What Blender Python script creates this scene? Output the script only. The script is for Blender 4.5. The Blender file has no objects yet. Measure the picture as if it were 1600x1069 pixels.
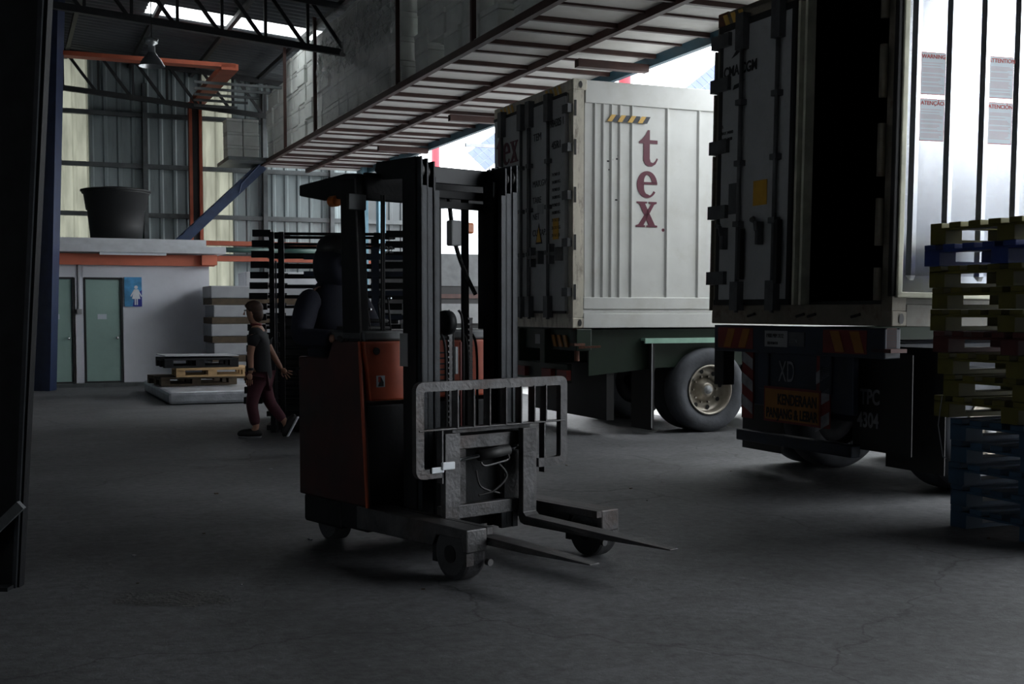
import bpy, math, random
from mathutils import Vector, Matrix
random.seed(7)
R=math.radians; PI=math.pi
# ---------------------------------------------------------------- camera, sky, exposure
scn=bpy.context.scene; COL=scn.collection
cd=bpy.data.cameras.new('camera'); cam=bpy.data.objects.new('camera',cd); COL.objects.link(cam)
cd.sensor_width=36; cd.lens=36*1897/1600; cd.shift_y=54.5/1600; cd.clip_end=500
cam.location=(0,0,1.5); cam.rotation_euler=(PI/2-.055,0,0)
scn.camera=cam
w=bpy.data.worlds.new('overcast_sky'); scn.world=w; w.use_nodes=True
bg=w.node_tree.nodes['Background']; bg.inputs[0].default_value=(.93,.97,1,1); bg.inputs[1].default_value=6.6
vs=scn.view_settings; vs.view_transform='Standard'; vs.look='None'; vs.gamma=1; vs.use_curve_mapping=False; vs.exposure=0.0
# building axes: A runs away from the camera, B runs to the right, 22.7 degrees turned
TH=math.atan2(.3865,.9223)
def W(a,b,z=0): return Vector((-.3865*a+.9223*b, .9223*a+.3865*b, z))
# ---------------------------------------------------------------- materials
MATS={}
def mat(name,col,rough=.6,metal=0,var=.25,scale=6,bump=0,bscale=40,dirt=None,dirtamt=.5,dscale=3,spec=.5,stretch=None):
    if name in MATS: return MATS[name]
    m=bpy.data.materials.new(name); m.use_nodes=True; nt=m.node_tree; N=nt.nodes; L=nt.links
    b=N['Principled BSDF']; b.inputs['Roughness'].default_value=rough; b.inputs['Metallic'].default_value=metal
    b.inputs['Specular IOR Level'].default_value=spec
    tc=N.new('ShaderNodeTexCoord'); mp=N.new('ShaderNodeMapping'); L.new(tc.outputs['Object'],mp.inputs[0])
    if stretch: mp.inputs['Scale'].default_value=stretch
    n=N.new('ShaderNodeTexNoise'); n.inputs['Scale'].default_value=scale; n.inputs['Detail'].default_value=6; L.new(mp.outputs[0],n.inputs[0])
    cr=N.new('ShaderNodeValToRGB'); L.new(n.outputs[0],cr.inputs[0])
    cr.color_ramp.elements[0].position=.3; cr.color_ramp.elements[1].position=.7
    cr.color_ramp.elements[0].color=(*[c*(1-var) for c in col],1); cr.color_ramp.elements[1].color=(*[min(1,c*(1+var*.6)) for c in col],1)
    out=cr.outputs[0]
    if dirt:
        n2=N.new('ShaderNodeTexNoise'); n2.inputs['Scale'].default_value=dscale; n2.inputs['Detail'].default_value=9; n2.inputs['Roughness'].default_value=.7; L.new(mp.outputs[0],n2.inputs[0])
        c2=N.new('ShaderNodeValToRGB'); L.new(n2.outputs[0],c2.inputs[0]); c2.color_ramp.elements[0].position=.5; c2.color_ramp.elements[1].position=.72
        c2.color_ramp.elements[0].color=(0,0,0,1); c2.color_ramp.elements[1].color=(dirtamt,)*3+(1,)
        mx=N.new('ShaderNodeMixRGB'); L.new(c2.outputs[0],mx.inputs[0]); L.new(out,mx.inputs[1]); mx.inputs[2].default_value=(*dirt,1); out=mx.outputs[0]
    L.new(out,b.inputs['Base Color'])
    if bump:
        n3=N.new('ShaderNodeTexNoise'); n3.inputs['Scale'].default_value=bscale; n3.inputs['Detail'].default_value=5; L.new(mp.outputs[0],n3.inputs[0])
        bp=N.new('ShaderNodeBump'); bp.inputs['Strength'].default_value=bump; bp.inputs['Distance'].default_value=.02; L.new(n3.outputs[0],bp.inputs['Height']); L.new(bp.outputs[0],b.inputs['Normal'])
    MATS[name]=m; return m
def translucent(name,col,amt=.6):
    m=bpy.data.materials.new(name); m.use_nodes=True; nt=m.node_tree; N=nt.nodes; L=nt.links
    for n in list(N): N.remove(n)
    o=N.new('ShaderNodeOutputMaterial'); t=N.new('ShaderNodeBsdfTranslucent'); d=N.new('ShaderNodeBsdfDiffuse'); mx=N.new('ShaderNodeMixShader')
    tc=N.new('ShaderNodeTexCoord'); mp=N.new('ShaderNodeMapping'); mp.inputs['Scale'].default_value=(3,3,.5); n=N.new('ShaderNodeTexNoise'); n.inputs['Scale'].default_value=1.6; n.inputs['Detail'].default_value=8
    L.new(tc.outputs['Object'],mp.inputs[0]); L.new(mp.outputs[0],n.inputs[0])
    cr=N.new('ShaderNodeValToRGB'); cr.color_ramp.elements[0].position=.3; cr.color_ramp.elements[1].position=.75
    cr.color_ramp.elements[0].color=(*[c*.5 for c in col],1); cr.color_ramp.elements[1].color=(*col,1)
    L.new(n.outputs[0],cr.inputs[0]); L.new(cr.outputs[0],t.inputs[0]); L.new(cr.outputs[0],d.inputs[0])
    mx.inputs[0].default_value=1-amt; L.new(t.outputs[0],mx.inputs[1]); L.new(d.outputs[0],mx.inputs[2]); L.new(mx.outputs[0],o.inputs[0]); return m
def floor_mat():
    m=bpy.data.materials.new('worn_asphalt'); m.use_nodes=True; nt=m.node_tree; N=nt.nodes; L=nt.links; b=N['Principled BSDF']
    tc=N.new('ShaderNodeTexCoord')
    n=N.new('ShaderNodeTexNoise'); n.inputs['Scale'].default_value=.55; n.inputs['Detail'].default_value=10; n.inputs['Roughness'].default_value=.65; L.new(tc.outputs['Object'],n.inputs[0])
    cr=N.new('ShaderNodeValToRGB'); L.new(n.outputs[0],cr.inputs[0]); cr.color_ramp.elements[0].position=.32; cr.color_ramp.elements[1].position=.7
    cr.color_ramp.elements[0].color=(.05,.051,.052,1); cr.color_ramp.elements[1].color=(.13,.132,.136,1)
    f=N.new('ShaderNodeTexNoise'); f.inputs['Scale'].default_value=13; f.inputs['Detail'].default_value=8; f.inputs['Roughness'].default_value=.75; L.new(tc.outputs['Object'],f.inputs[0])
    fr=N.new('ShaderNodeValToRGB'); L.new(f.outputs[0],fr.inputs[0]); fr.color_ramp.elements[0].position=.3; fr.color_ramp.elements[1].position=.75
    fr.color_ramp.elements[0].color=(.5,.5,.5,1); fr.color_ramp.elements[1].color=(1.46,1.47,1.5,1)
    m1=N.new('ShaderNodeMixRGB'); m1.blend_type='MULTIPLY'; m1.inputs[0].default_value=1; L.new(cr.outputs[0],m1.inputs[1]); L.new(fr.outputs[0],m1.inputs[2])
    # light chips
    v=N.new('ShaderNodeTexVoronoi'); v.inputs['Scale'].default_value=9; L.new(tc.outputs['Object'],v.inputs[0])
    vr=N.new('ShaderNodeValToRGB'); L.new(v.outputs['Distance'],vr.inputs[0]); vr.color_ramp.elements[0].position=.03; vr.color_ramp.elements[1].position=.07
    vr.color_ramp.elements[0].color=(.45,.45,.45,1); vr.color_ramp.elements[1].color=(0,0,0,1)
    m2=N.new('ShaderNodeMixRGB'); L.new(vr.outputs[0],m2.inputs[0]); L.new(m1.outputs[0],m2.inputs[1]); m2.inputs[2].default_value=(.3,.3,.3,1)
    # long cracks: distorted voronoi edges
    dn=N.new('ShaderNodeTexNoise'); dn.inputs['Scale'].default_value=1.7; dn.inputs['Detail'].default_value=7; L.new(tc.outputs['Object'],dn.inputs[0])
    vm=N.new('ShaderNodeVectorMath'); vm.operation='MULTIPLY_ADD'; L.new(dn.outputs['Color'],vm.inputs[0]); vm.inputs[1].default_value=(.8,.8,0); L.new(tc.outputs['Object'],vm.inputs[2])
    ve=N.new('ShaderNodeTexVoronoi'); ve.feature='DISTANCE_TO_EDGE'; ve.inputs['Scale'].default_value=.3; L.new(vm.outputs[0],ve.inputs[0])
    er=N.new('ShaderNodeValToRGB'); L.new(ve.outputs['Distance'],er.inputs[0]); er.color_ramp.elements[0].position=.0012; er.color_ramp.elements[1].position=.004
    er.color_ramp.elements[0].color=(.3,.3,.3,1); er.color_ramp.elements[1].color=(1,1,1,1)
    m3=N.new('ShaderNodeMixRGB'); m3.blend_type='MULTIPLY'; m3.inputs[0].default_value=.8; L.new(m2.outputs[0],m3.inputs[1]); L.new(er.outputs[0],m3.inputs[2])
    L.new(m3.outputs[0],b.inputs['Base Color'])
    b.inputs['Roughness'].default_value=.62; b.inputs['Specular IOR Level'].default_value=.35
    bp=N.new('ShaderNodeBump'); bp.inputs['Strength'].default_value=.35; bp.inputs['Distance'].default_value=.02; L.new(f.outputs[0],bp.inputs['Height']); L.new(bp.outputs[0],b.inputs['Normal'])
    return m
def film_mat():
    m=bpy.data.materials.new('stretch_film'); m.use_nodes=True; nt=m.node_tree; N=nt.nodes; L=nt.links
    for n in list(N): N.remove(n)
    o=N.new('ShaderNodeOutputMaterial'); t=N.new('ShaderNodeBsdfTransparent'); g=N.new('ShaderNodeBsdfGlossy'); d=N.new('ShaderNodeBsdfDiffuse'); mx=N.new('ShaderNodeMixShader'); m2=N.new('ShaderNodeMixShader')
    tc=N.new('ShaderNodeTexCoord'); mp=N.new('ShaderNodeMapping'); mp.inputs['Scale'].default_value=(1,1,3.2); mp.inputs['Rotation'].default_value=(0,R(25),0)
    n=N.new('ShaderNodeTexNoise'); n.inputs['Scale'].default_value=3.2; n.inputs['Detail'].default_value=9; n.inputs['Roughness'].default_value=.75; L.new(tc.outputs['Object'],mp.inputs[0]); L.new(mp.outputs[0],n.inputs[0])
    bp=N.new('ShaderNodeBump'); bp.inputs['Strength'].default_value=1; bp.inputs['Distance'].default_value=.25; L.new(n.outputs[0],bp.inputs['Height']); L.new(bp.outputs[0],g.inputs['Normal'])
    g.inputs['Roughness'].default_value=.2; d.inputs[0].default_value=(.55,.55,.55,1)
    m2.inputs[0].default_value=.35; L.new(g.outputs[0],m2.inputs[1]); L.new(d.outputs[0],m2.inputs[2])
    mx.inputs[0].default_value=.42; L.new(t.outputs[0],mx.inputs[1]); L.new(m2.outputs[0],mx.inputs[2]); L.new(mx.outputs[0],o.inputs[0]); return m
black=mat('black_painted_steel',(.010,.011,.013),.6,0,.4,bump=.1,spec=.2)
mastm=mat('mast_rail_steel',(.024,.028,.034),.55,.3,.35,9,bump=.1,bscale=60)
forkm=mat('scuffed_fork_steel',(.085,.085,.088),.5,.65,.4,7,bump=.2,dirt=(.07,.045,.035),dirtamt=.6)
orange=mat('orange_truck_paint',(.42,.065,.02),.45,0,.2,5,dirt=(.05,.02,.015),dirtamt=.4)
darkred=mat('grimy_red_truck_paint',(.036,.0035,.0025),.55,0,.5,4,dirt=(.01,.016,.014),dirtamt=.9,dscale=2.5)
rubber=mat('tyre_rubber',(.035,.036,.04),.75,0,.3,8,bump=.2)
rubber2=mat('dusty_tyre_rubber',(.055,.06,.07),.8,0,.3,6,bump=.2,bscale=25)
chrome=mat('chrome_rod',(.8,.82,.85),.15,1,.05)
white=mat('container_white_paint',(.62,.63,.61),.45,0,.08,3,bump=.05,bscale=4,dirt=(.42,.40,.33),dirtamt=.35,dscale=2)
whitepost=mat('rust_streaked_cream_post',(.58,.55,.46),.55,0,.2,6,dirt=(.14,.1,.08),dirtamt=1,dscale=11,stretch=(1,1,.35))
doorw=mat('container_door_grey_white',(.42,.43,.44),.5,0,.15,3,dirt=(.16,.15,.13),dirtamt=.4)
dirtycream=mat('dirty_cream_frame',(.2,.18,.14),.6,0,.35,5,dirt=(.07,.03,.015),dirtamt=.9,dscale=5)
rust=mat('rusty_steel',(.12,.045,.025),.75,0,.4,12,bump=.3)
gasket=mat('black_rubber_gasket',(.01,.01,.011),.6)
lockm=mat('grey_locking_gear',(.1,.105,.11),.5,.4,.3,8)
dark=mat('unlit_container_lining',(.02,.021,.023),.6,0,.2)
steel=mat('stainless_door_lining',(.82,.84,.88),.24,1,.06,2,bump=.06,bscale=3,stretch=(1,1,.4))
cream=mat('cream_door_gasket',(.6,.6,.48),.6)
maroon=mat('maroon_lettering',(.11,.015,.035),.5,0,.1)
inkm=mat('black_stencil_ink',(.008,.008,.01),.6,0,.1)
whiteink=mat('white_stencil_paint',(.26,.27,.29),.6,0,.35,12)
yellow=mat('yellow_sticker',(.6,.33,.03),.5,0,.15)
yelblk=mat('hazard_amber',(.65,.4,.08),.5,0,.2)
redref=mat('hazard_red',(.16,.012,.01),.5,0,.2)
ambref=mat('hazard_amber_dark',(.3,.12,.012),.5,0,.2)
paperm=mat('sticker_paper',(.55,.62,.68),.5,0,.05)
redink=mat('red_print',(.45,.06,.05),.5,0,.1)
greenp=mat('green_chassis_paint',(.005,.02,.009),.5,0,.5,3,dirt=(.008,.012,.01),dirtamt=.8)
mint=mat('pale_green_fender_edge',(.3,.5,.4),.5,0,.2)
bluechas=mat('navy_chassis_paint',(.012,.02,.04),.5,0,.4,4,dirt=(.01,.01,.01),dirtamt=.6)
rimm=mat('dusty_steel_rim',(.36,.33,.28),.42,.6,.3,8,dirt=(.12,.09,.06),dirtamt=.5)
brown=mat('brown_purlin_paint',(.055,.023,.019),.6,0,.3,6)
panelw=mat('white_ceiling_board',(.62,.6,.58),.6,0,.1,2,dirt=(.35,.3,.27),dirtamt=.4,dscale=1.2)
foam=mat('white_styrofoam',(.78,.8,.77),.8,0,.08,5,bump=.1)
foamd=mat('grey_white_styrofoam',(.66,.68,.66),.8,0,.12,5,bump=.1)
roofm=mat('roof_sheeting',(.1,.11,.12),.6,.2,.2,2)
clad=mat('grey_wall_cladding',(.3,.35,.36),.5,.1,.18,1.2,dirt=(.1,.12,.13),dirtamt=.4,stretch=(2,2,.3))
cladd=mat('dark_wall_cladding',(.1,.11,.115),.55,.1,.2,1.2)
trussm=mat('truss_black_paint',(.02,.021,.024),.55,0,.3)
girtm=mat('girt_grey_steel',(.1,.11,.115),.5,.3,.25)
orangest=mat('orange_steelwork',(.36,.075,.035),.55,0,.2,4)
salmon=mat('salmon_fascia_paint',(.62,.17,.1),.6,0,.12,3)
plaster=mat('white_block_plaster',(.66,.68,.74),.7,0,.06,2,dirt=(.45,.45,.47),dirtamt=.3,dscale=.9)
whitegr=mat('light_grey_concrete_edge',(.55,.57,.6),.7,0,.12)
doorg=mat('mint_green_door',(.3,.44,.4),.55,0,.1,3,dirt=(.22,.3,.28),dirtamt=.4)
frameb=mat('black_door_frame',(.02,.02,.022),.6)
signblue=mat('sign_light_blue',(.08,.32,.6),.5,0,.5,5)
signdark=mat('sign_navy_blue',(.03,.04,.3),.5,0,.2)
signwhite=mat('sign_white',(.75,.8,.85),.5,0,.05)
tankm=mat('black_plastic_tank',(.009,.0095,.011),.65,0,.2)
stairb=mat('blue_stair_paint',(.015,.032,.08),.5,0,.25)
colb=mat('navy_blue_column_paint',(.007,.018,.065),.5,0,.25,dirt=(.02,.03,.05),dirtamt=.5)
teal=mat('teal_column_paint',(.16,.3,.38),.5,0,.2)
redpost=mat('red_post_paint',(.5,.02,.04),.5,0,.15)
galv=mat('galvanised_rail',(.3,.32,.34),.5,.4,.2)
palyel=mat('yellow_pallet_plastic',(.10,.09,.006),.55,0,.3,5,dirt=(.07,.06,.02),dirtamt=.5)
palblue=mat('blue_pallet_plastic',(.012,.035,.19),.5,0,.25,5)
palblue2=mat('faded_blue_pallet_plastic',(.015,.055,.11),.6,0,.3,5)
palred=mat('maroon_pallet_plastic',(.07,.012,.01),.6,0,.3,5)
wood=mat('raw_pallet_wood',(.42,.27,.13),.75,0,.3,8,bump=.2,stretch=(1,6,6))
woodd=mat('dark_pallet_wood',(.07,.05,.03),.8,0,.3,8)
foil=mat('silver_wrap',(.42,.44,.48),.35,.5,.25,4,bump=.8,bscale=7)
boardw=mat('white_wrapped_board',(.3,.31,.33),.5,0,.12,4)
yardm=mat('yard_concrete',(.5,.5,.49),.8,0,.1,.4)
skin=mat('skin',(.42,.22,.15),.55,0,.1)
hairm=mat('brown_hair',(.05,.022,.013),.6,0,.4,30)
poloM=mat('black_polo_cloth',(.013,.014,.018),.85,0,.2)
trM=mat('maroon_trouser_cloth',(.085,.022,.035),.85,0,.25)
navycl=mat('navy_jacket_cloth',(.009,.011,.024),.85,0,.3)
glass=mat('dark_lens',(.1,.1,.1),.2,0,.1)
amber=mat('amber_beacon',(.6,.14,.01),.3,0,.1)
lampm=mat('spun_aluminium',(.6,.62,.64),.3,.9,.1)
solar=mat('solar_cell_blue',(.1,.13,.3),.25,0,.15)
greyl=mat('grey_plate',(.3,.31,.32),.6,0,.1)
pipeg=mat('dark_green_pipe',(.03,.07,.06),.5,0,.2)
skylightm=translucent('frosted_roof_sheet',(.95,.97,.95),.9)
fibre=translucent('yellowed_fibreglass_sheet',(.3,.3,.235),.3)
FILM=film_mat()
# ---------------------------------------------------------------- mesh builder
class MB:
    def __init__(s): s.v=[]; s.f=[]
    def add(s,vs,fs,M=None):
        k=len(s.v); s.v+=[tuple(M@Vector(v)) if M else tuple(v) for v in vs]; s.f+=[tuple(i+k for i in f) for f in fs]; return s
    def box(s,x0,x1,y0,y1,z0,z1,M=None):
        if x0>x1:x0,x1=x1,x0
        if y0>y1:y0,y1=y1,y0
        if z0>z1:z0,z1=z1,z0
        return s.add([(x0,y0,z0),(x1,y0,z0),(x1,y1,z0),(x0,y1,z0),(x0,y0,z1),(x1,y0,z1),(x1,y1,z1),(x0,y1,z1)],
          [(0,3,2,1),(4,5,6,7),(0,1,5,4),(1,2,6,5),(2,3,7,6),(3,0,4,7)],M)
    def prism(s,pts,axis,lo,hi):   # pts polygon in the two other axes (cyclic order x:(y,z) y:(x,z) z:(x,y))
        n=len(pts)
        def mk(p,c): return {'x':(c,p[0],p[1]),'y':(p[0],c,p[1]),'z':(p[0],p[1],c)}[axis]
        return s.add([mk(p,lo) for p in pts]+[mk(p,hi) for p in pts],[tuple(range(n))[::-1],tuple(range(n,2*n))]+[(i,(i+1)%n,n+(i+1)%n,n+i) for i in range(n)])
    def bar(s,p0,p1,w,h,up=(0,0,1)):
        p0=Vector(p0);p1=Vector(p1);d=(p1-p0);L=d.length;d.normalize();u=Vector(up)
        if abs(d.dot(u))>.98: u=Vector((1,0,0))
        sd=d.cross(u).normalized();u2=sd.cross(d)
        M=Matrix((( d.x,sd.x,u2.x,p0.x),(d.y,sd.y,u2.y,p0.y),(d.z,sd.z,u2.z,p0.z),(0,0,0,1)))
        return s.box(0,L,-w/2,w/2,-h/2,h/2,M)
    def cyl(s,p0,p1,r0,r1=None,n=16,cap=True):
        if r1 is None:r1=r0
        p0=Vector(p0);p1=Vector(p1);d=(p1-p0).normalized();u=Vector((0,0,1)) if abs(d.z)<.9 else Vector((1,0,0))
        a=d.cross(u).normalized();b=d.cross(a)
        vs=[];
        for p,r in((p0,r0),(p1,r1)):
            for i in range(n): t=2*PI*i/n; vs.append(p+a*math.cos(t)*r+b*math.sin(t)*r)
        fs=[(i,n+i,n+(i+1)%n,(i+1)%n) for i in range(n)]
        if cap: fs+=[tuple(range(n)),tuple(range(n,2*n))[::-1]]
        return s.add(vs,fs)
    def tube(s,pts,r,n=8):
        for i in range(len(pts)-1): s.cyl(pts[i],pts[i+1],r,r,n)
        return s
    def stube(s,pts,r,n=8,k=5):
        P=[Vector(p) for p in pts]; P=[P[0]]+P+[P[-1]]; out=[]
        for i in range(1,len(P)-2):
            for j in range(k):
                t=j/k; a,b,c,d=P[i-1],P[i],P[i+1],P[i+2]
                out.append(.5*((2*b)+(c-a)*t+(2*a-5*b+4*c-d)*t*t+(3*b-a-3*c+d)*t**3))
        return s.tube(out+[P[-1]],r,n)
    def lathe(s,prof,c=(0,0,0),axis='z',n=32):   # prof: (radius, height)
        vs=[];c=Vector(c)
        for r,h in prof:
            for i in range(n):
                t=2*PI*i/n;x,y=r*math.cos(t),r*math.sin(t)
                vs.append(c+Vector({'z':(x,y,h),'x':(h,x,y),'y':(x,h,y)}[axis]))
        m=len(prof)
        return s.add(vs,[(j*n+i,j*n+(i+1)%n,(j+1)*n+(i+1)%n,(j+1)*n+i) for j in range(m-1) for i in range(n)])
    def build(s,name,m,parent=None,bevel=0,smooth=False):
        me=bpy.data.meshes.new(name); me.from_pydata(s.v,[],s.f); me.validate(); me.update(); 
        import bmesh
        bm=bmesh.new(); bm.from_mesh(me); bmesh.ops.recalc_face_normals(bm,faces=bm.faces); bm.to_mesh(me); bm.free()
        me.materials.append(m); o=bpy.data.objects.new(name,me); COL.objects.link(o)
        if parent: o.parent=parent
        if smooth:
            for p in me.polygons: p.use_smooth=True
        if bevel:
            b=o.modifiers.new('bevel','BEVEL'); b.width=bevel; b.segments=2; b.limit_method='ANGLE'
        return o
def B(*a): return MB().box(*a)
def empty(name,loc,rot,label,cat,group=None):
    o=bpy.data.objects.new(name,None); COL.objects.link(o); o.location=loc; o.rotation_euler=rot if hasattr(rot,'__len__') else (0,0,rot)
    o.empty_display_size=.2
    o['label']=label; o['category']=cat
    if group:o['group']=group
    return o
def tag(o,label,cat,group=None,kind=None):
    o['label']=label;o['category']=cat
    if group:o['group']=group
    if kind:o['kind']=kind
    return o
def struct(o): o['kind']='structure'; return o
def text(s,size,m,parent,loc,rot,name='lettering',sx=1,align='LEFT',bold=0):
    c=bpy.data.curves.new(name,'FONT'); c.body=s; c.size=size; c.extrude=.0015; c.align_x=align; c.offset=bold
    t=bpy.data.objects.new('tmp',c); COL.objects.link(t); bpy.context.view_layer.update()
    me=bpy.data.meshes.new_from_object(t.evaluated_get(bpy.context.evaluated_depsgraph_get())); bpy.data.objects.remove(t)
    me.materials.clear(); me.materials.append(m)
    o=bpy.data.objects.new(name,me); COL.objects.link(o); o.parent=parent; o.location=loc; o.rotation_euler=rot; o.scale=(sx,1,1); return o
def copytree(o,parent=None):
    c=o.copy(); COL.objects.link(c); c.parent=parent
    for ch in list(o.children): copytree(ch,c)
    return c
def skinobj(name,pts,edges,m,parent,sub=2):
    # pts: list of (x,y,z,rx[,ry])
    me=bpy.data.meshes.new(name); me.from_pydata([p[:3] for p in pts],edges,[]); me.materials.append(m)
    o=bpy.data.objects.new(name,me); COL.objects.link(o); o.parent=parent
    sk=o.modifiers.new('skin','SKIN'); sk.use_smooth_shade=True
    for i,p in enumerate(pts):
        v=me.skin_vertices[0].data[i]; v.radius=(p[3],p[4] if len(p)>4 else p[3]); v.use_root=(i==0)
    if sub:
        sb=o.modifiers.new('sub','SUBSURF'); sb.levels=sub; sb.render_levels=sub
    bpy.context.view_layer.update()
    me2=bpy.data.meshes.new_from_object(o.evaluated_get(bpy.context.evaluated_depsgraph_get()))
    o.modifiers.clear(); o.data=me2
    for p in me2.polygons: p.use_smooth=True
    return o
def ell(c,r,n=20,k=12,zmin=-1,zmax=1):
    prof=[(math.sqrt(max(0,1-h*h)),h) for h in [zmin+(zmax-zmin)*i/k for i in range(k+1)]]
    mb=MB(); mb.lathe(prof,n=n); mb.v=[(c[0]+v[0]*r[0],c[1]+v[1]*r[1],c[2]+v[2]*r[2]) for v in mb.v]; return mb
ROT=(0,0,TH)   # objects aligned with the building: local x = B (right), local y = A (away)
# ---------------------------------------------------------------- the building
def ABbox(name,m,a0,a1,b0,b1,z0,z1,bevel=0,parent=None):
    o=B(b0,b1,a0,a1,z0,z1).build(name,m,parent,bevel)
    if not parent: o.rotation_euler=ROT
    return o
fl=B(-14,8.6,-9,29.6,-.1,0).build('floor',floor_mat()); fl.rotation_euler=ROT; struct(fl)
yd=B(8.6,70,-60,90,-.12,-.02).build('yard_paving',yardm); yd.rotation_euler=ROT; struct(yd)
tag(yd,'pale concrete yard outside the open side of the warehouse','ground',kind='structure')
def rz(b): return 7.35-.078*b
def corrug(mb,b0,b1,y,z0,z1,pitch=.3,d=.035,fz=None):
    # vertical corrugated sheet along x (b), facing -y
    xs=[];b=b0
    while b<b1-1e-6:
        for q,dy in((0,0),(.035,-d),(.085,-d),(.12,0)): 
            if b+q<b1: xs.append((b+q,y+dy))
        b+=pitch
    xs.append((b1,y)); vs=[];fs=[]
    for x,yy in xs: vs+=[(x,yy,z0),(x,yy,z1(x) if callable(z1) else z1)]
    for i in range(len(xs)-1): fs.append((2*i,2*i+2,2*i+3,2*i+1))
    mb.add(vs,fs); return mb
def corrwall(name,m,b0,b1,z0,z1,y=28.9): 
    o=corrug(MB(),b0,b1,y,z0,z1).build(name,m); o.rotation_euler=ROT; return o
for i,(b0,b1,m) in enumerate(((-14,.9,clad),(.9,1.85,fibre),(1.85,4.32,clad),(4.32,5.02,fibre),(5.02,8.2,clad),(8.2,9.6,cladd))):
    o=corrwall('wall_back',m,b0,b1,0,lambda x:rz(x)); struct(o); o['label']='corrugated back wall sheet'
for z in (1.7,2.75,3.65,4.75,5.9):
    o=ABbox('trim_1',girtm,28.74,28.86,-10,9.5,z-.05,z+.05); struct(o)
for b in (3.05,5.75,7.35):
    o=ABbox('trim_2',girtm,28.66,28.86,b-.05,b+.05,0,6.6); struct(o)
mb=MB(); mb.box(-14.2,-14,-9,29,0,2.4); mb.box(-14.2,-14,-9,29,3.1,9); mb.box(-14.2,-14,-9,-1,2.4,3.1); mb.box(-14.2,-14,8,29,2.4,3.1)
o=mb.build('wall_left',clad); o.rotation_euler=ROT; struct(o)   # with an open band added out of view for fill light
o=ABbox('wall_front',cladd,-9.2,-9,-14,8.4,0,9); struct(o)
# side wall on the right, behind and beside the camera, with its loading bay
wr=MB(); wr.box(8.4,8.6,-9,1.0,0,7); wr.box(8.4,8.6,1.0,10,5.2,7); 
o=wr.build('wall_right',cladd); o.rotation_euler=ROT; struct(o)
# roof: sheets sloping down to the right, with a band of translucent sheeting
def roofpatch(name,m,a0,a1,b0,b1):
    mb=MB(); a=a0; pts=[]
    while a<a1-1e-6:
        for q,dz in((0,0),(.04,-.035),(.1,-.035),(.14,0)):
            if a+q<a1: pts.append((a+q,dz))
        a+=.25
    pts.append((a1,0)); vs=[]
    for y,dz in pts: vs+=[(b0,y,rz(b0)+dz),(b1,y,rz(b1)+dz)]
    mb.add(vs,[(2*i,2*i+1,2*i+3,2*i+2) for i in range(len(pts)-1)])
    o=mb.build(name,m); o.rotation_euler=ROT; return struct(o)
roofpatch('ceiling',roofm,-9,23.3,-14,8.6); roofpatch('ceiling',roofm,24.3,29.5,-14,8.6)
roofpatch('ceiling',roofm,23.3,24.3,-14,2.6); roofpatch('window_1',skylightm,23.3,24.3,2.6,8.6)
# slats between purlins: purlins run along A under the sheeting
for i,b in enumerate((-1.3,.1,1.4,2.75,4.1,5.5,6.9)):
    mb=MB(); z=rz(b)-.1; mb.box(b-.04,b+.04,-8,29,z-.09,z); o=mb.build('trim_3',trussm); o.rotation_euler=ROT; struct(o)
def truss(a,label):
    t=empty('roof_truss',(0,0,0),ROT,label,'roof truss')
    zb=lambda b:6.36-.078*b; zt=lambda b:zb(b)+.78
    b0,b1=-8,7.9
    MB().bar((b0,a,zb(b0)),(b1,a,zb(b1)),.09,.11).build('bottom_chord',trussm,t)
    MB().bar((b0,a,zt(b0)),(b1,a,zt(b1)),.09,.11).build('top_chord',trussm,t)
    b=b0
    while b<b1-.1:
        mb=MB(); mb.bar((b+.66,a,zb(b+.66)),(b+.66,a,zt(b+.66)),.05,.05); mb.bar((b,a,zt(b)),(b+.62,a,zb(b+.62)),.05,.06); mb.build('web_bar',trussm,t); b+=.72
    return t
truss(20.7,'black steel roof truss just above the pendant lamp'); truss(28.0,'black steel roof truss against the back wall'); truss(13.0,'black steel roof truss nearest the camera overhead')
# orange steel tray: along B, back along A, down the wall, and low along the wall
t=empty('orange_cable_tray',(0,0,0),ROT,'orange steel tray turning at its corner and dropping down the back wall','cable tray')
ABbox('horizontal_run',orangest,24.2,24.5,1.02,4.3,6.22,6.3,parent=t)
ABbox('return_run',orangest,24.2,28.5,4.02,4.35,6.17,6.29,parent=t)
mb=MB(); mb.box(3.98,4.05,28.4,28.6,2.9,6.2); mb.box(4.2,4.27,28.4,28.6,2.9,6.2); mb.build('drop_run',orangest,t)
B(4.05,4.2,28.5,28.6,2.9,6.2).build('shadow_channel',trussm,t)
for k in range(5): B(3.6+.1*k,5.35-.1*k,24.9+.7*k,24.95+.7*k,6.0,6.05).build('support_rod',girtm,t)
mb=MB(); mb.box(4.3,8.6,28.3,28.6,2.62,2.74); mb.box(4.3,8.6,28.3,28.6,2.98,3.08)
o=mb.build('orange_wall_rail',orangest); o.rotation_euler=ROT; tag(o,'pair of orange rails low on the back wall','rail')
mb=MB(); pts=[W(28.1,b,2.87) for b in (4.2,6,6.9,7.4,7.8,8.3)]; pts[3].z=2.83;pts[4].z=2.75;pts[5].z=2.72
o=mb.tube(pts,.06).build('green_pipe',pipeg,None,smooth=True); tag(o,'dark green pipe between the two orange wall rails','pipe')
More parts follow.
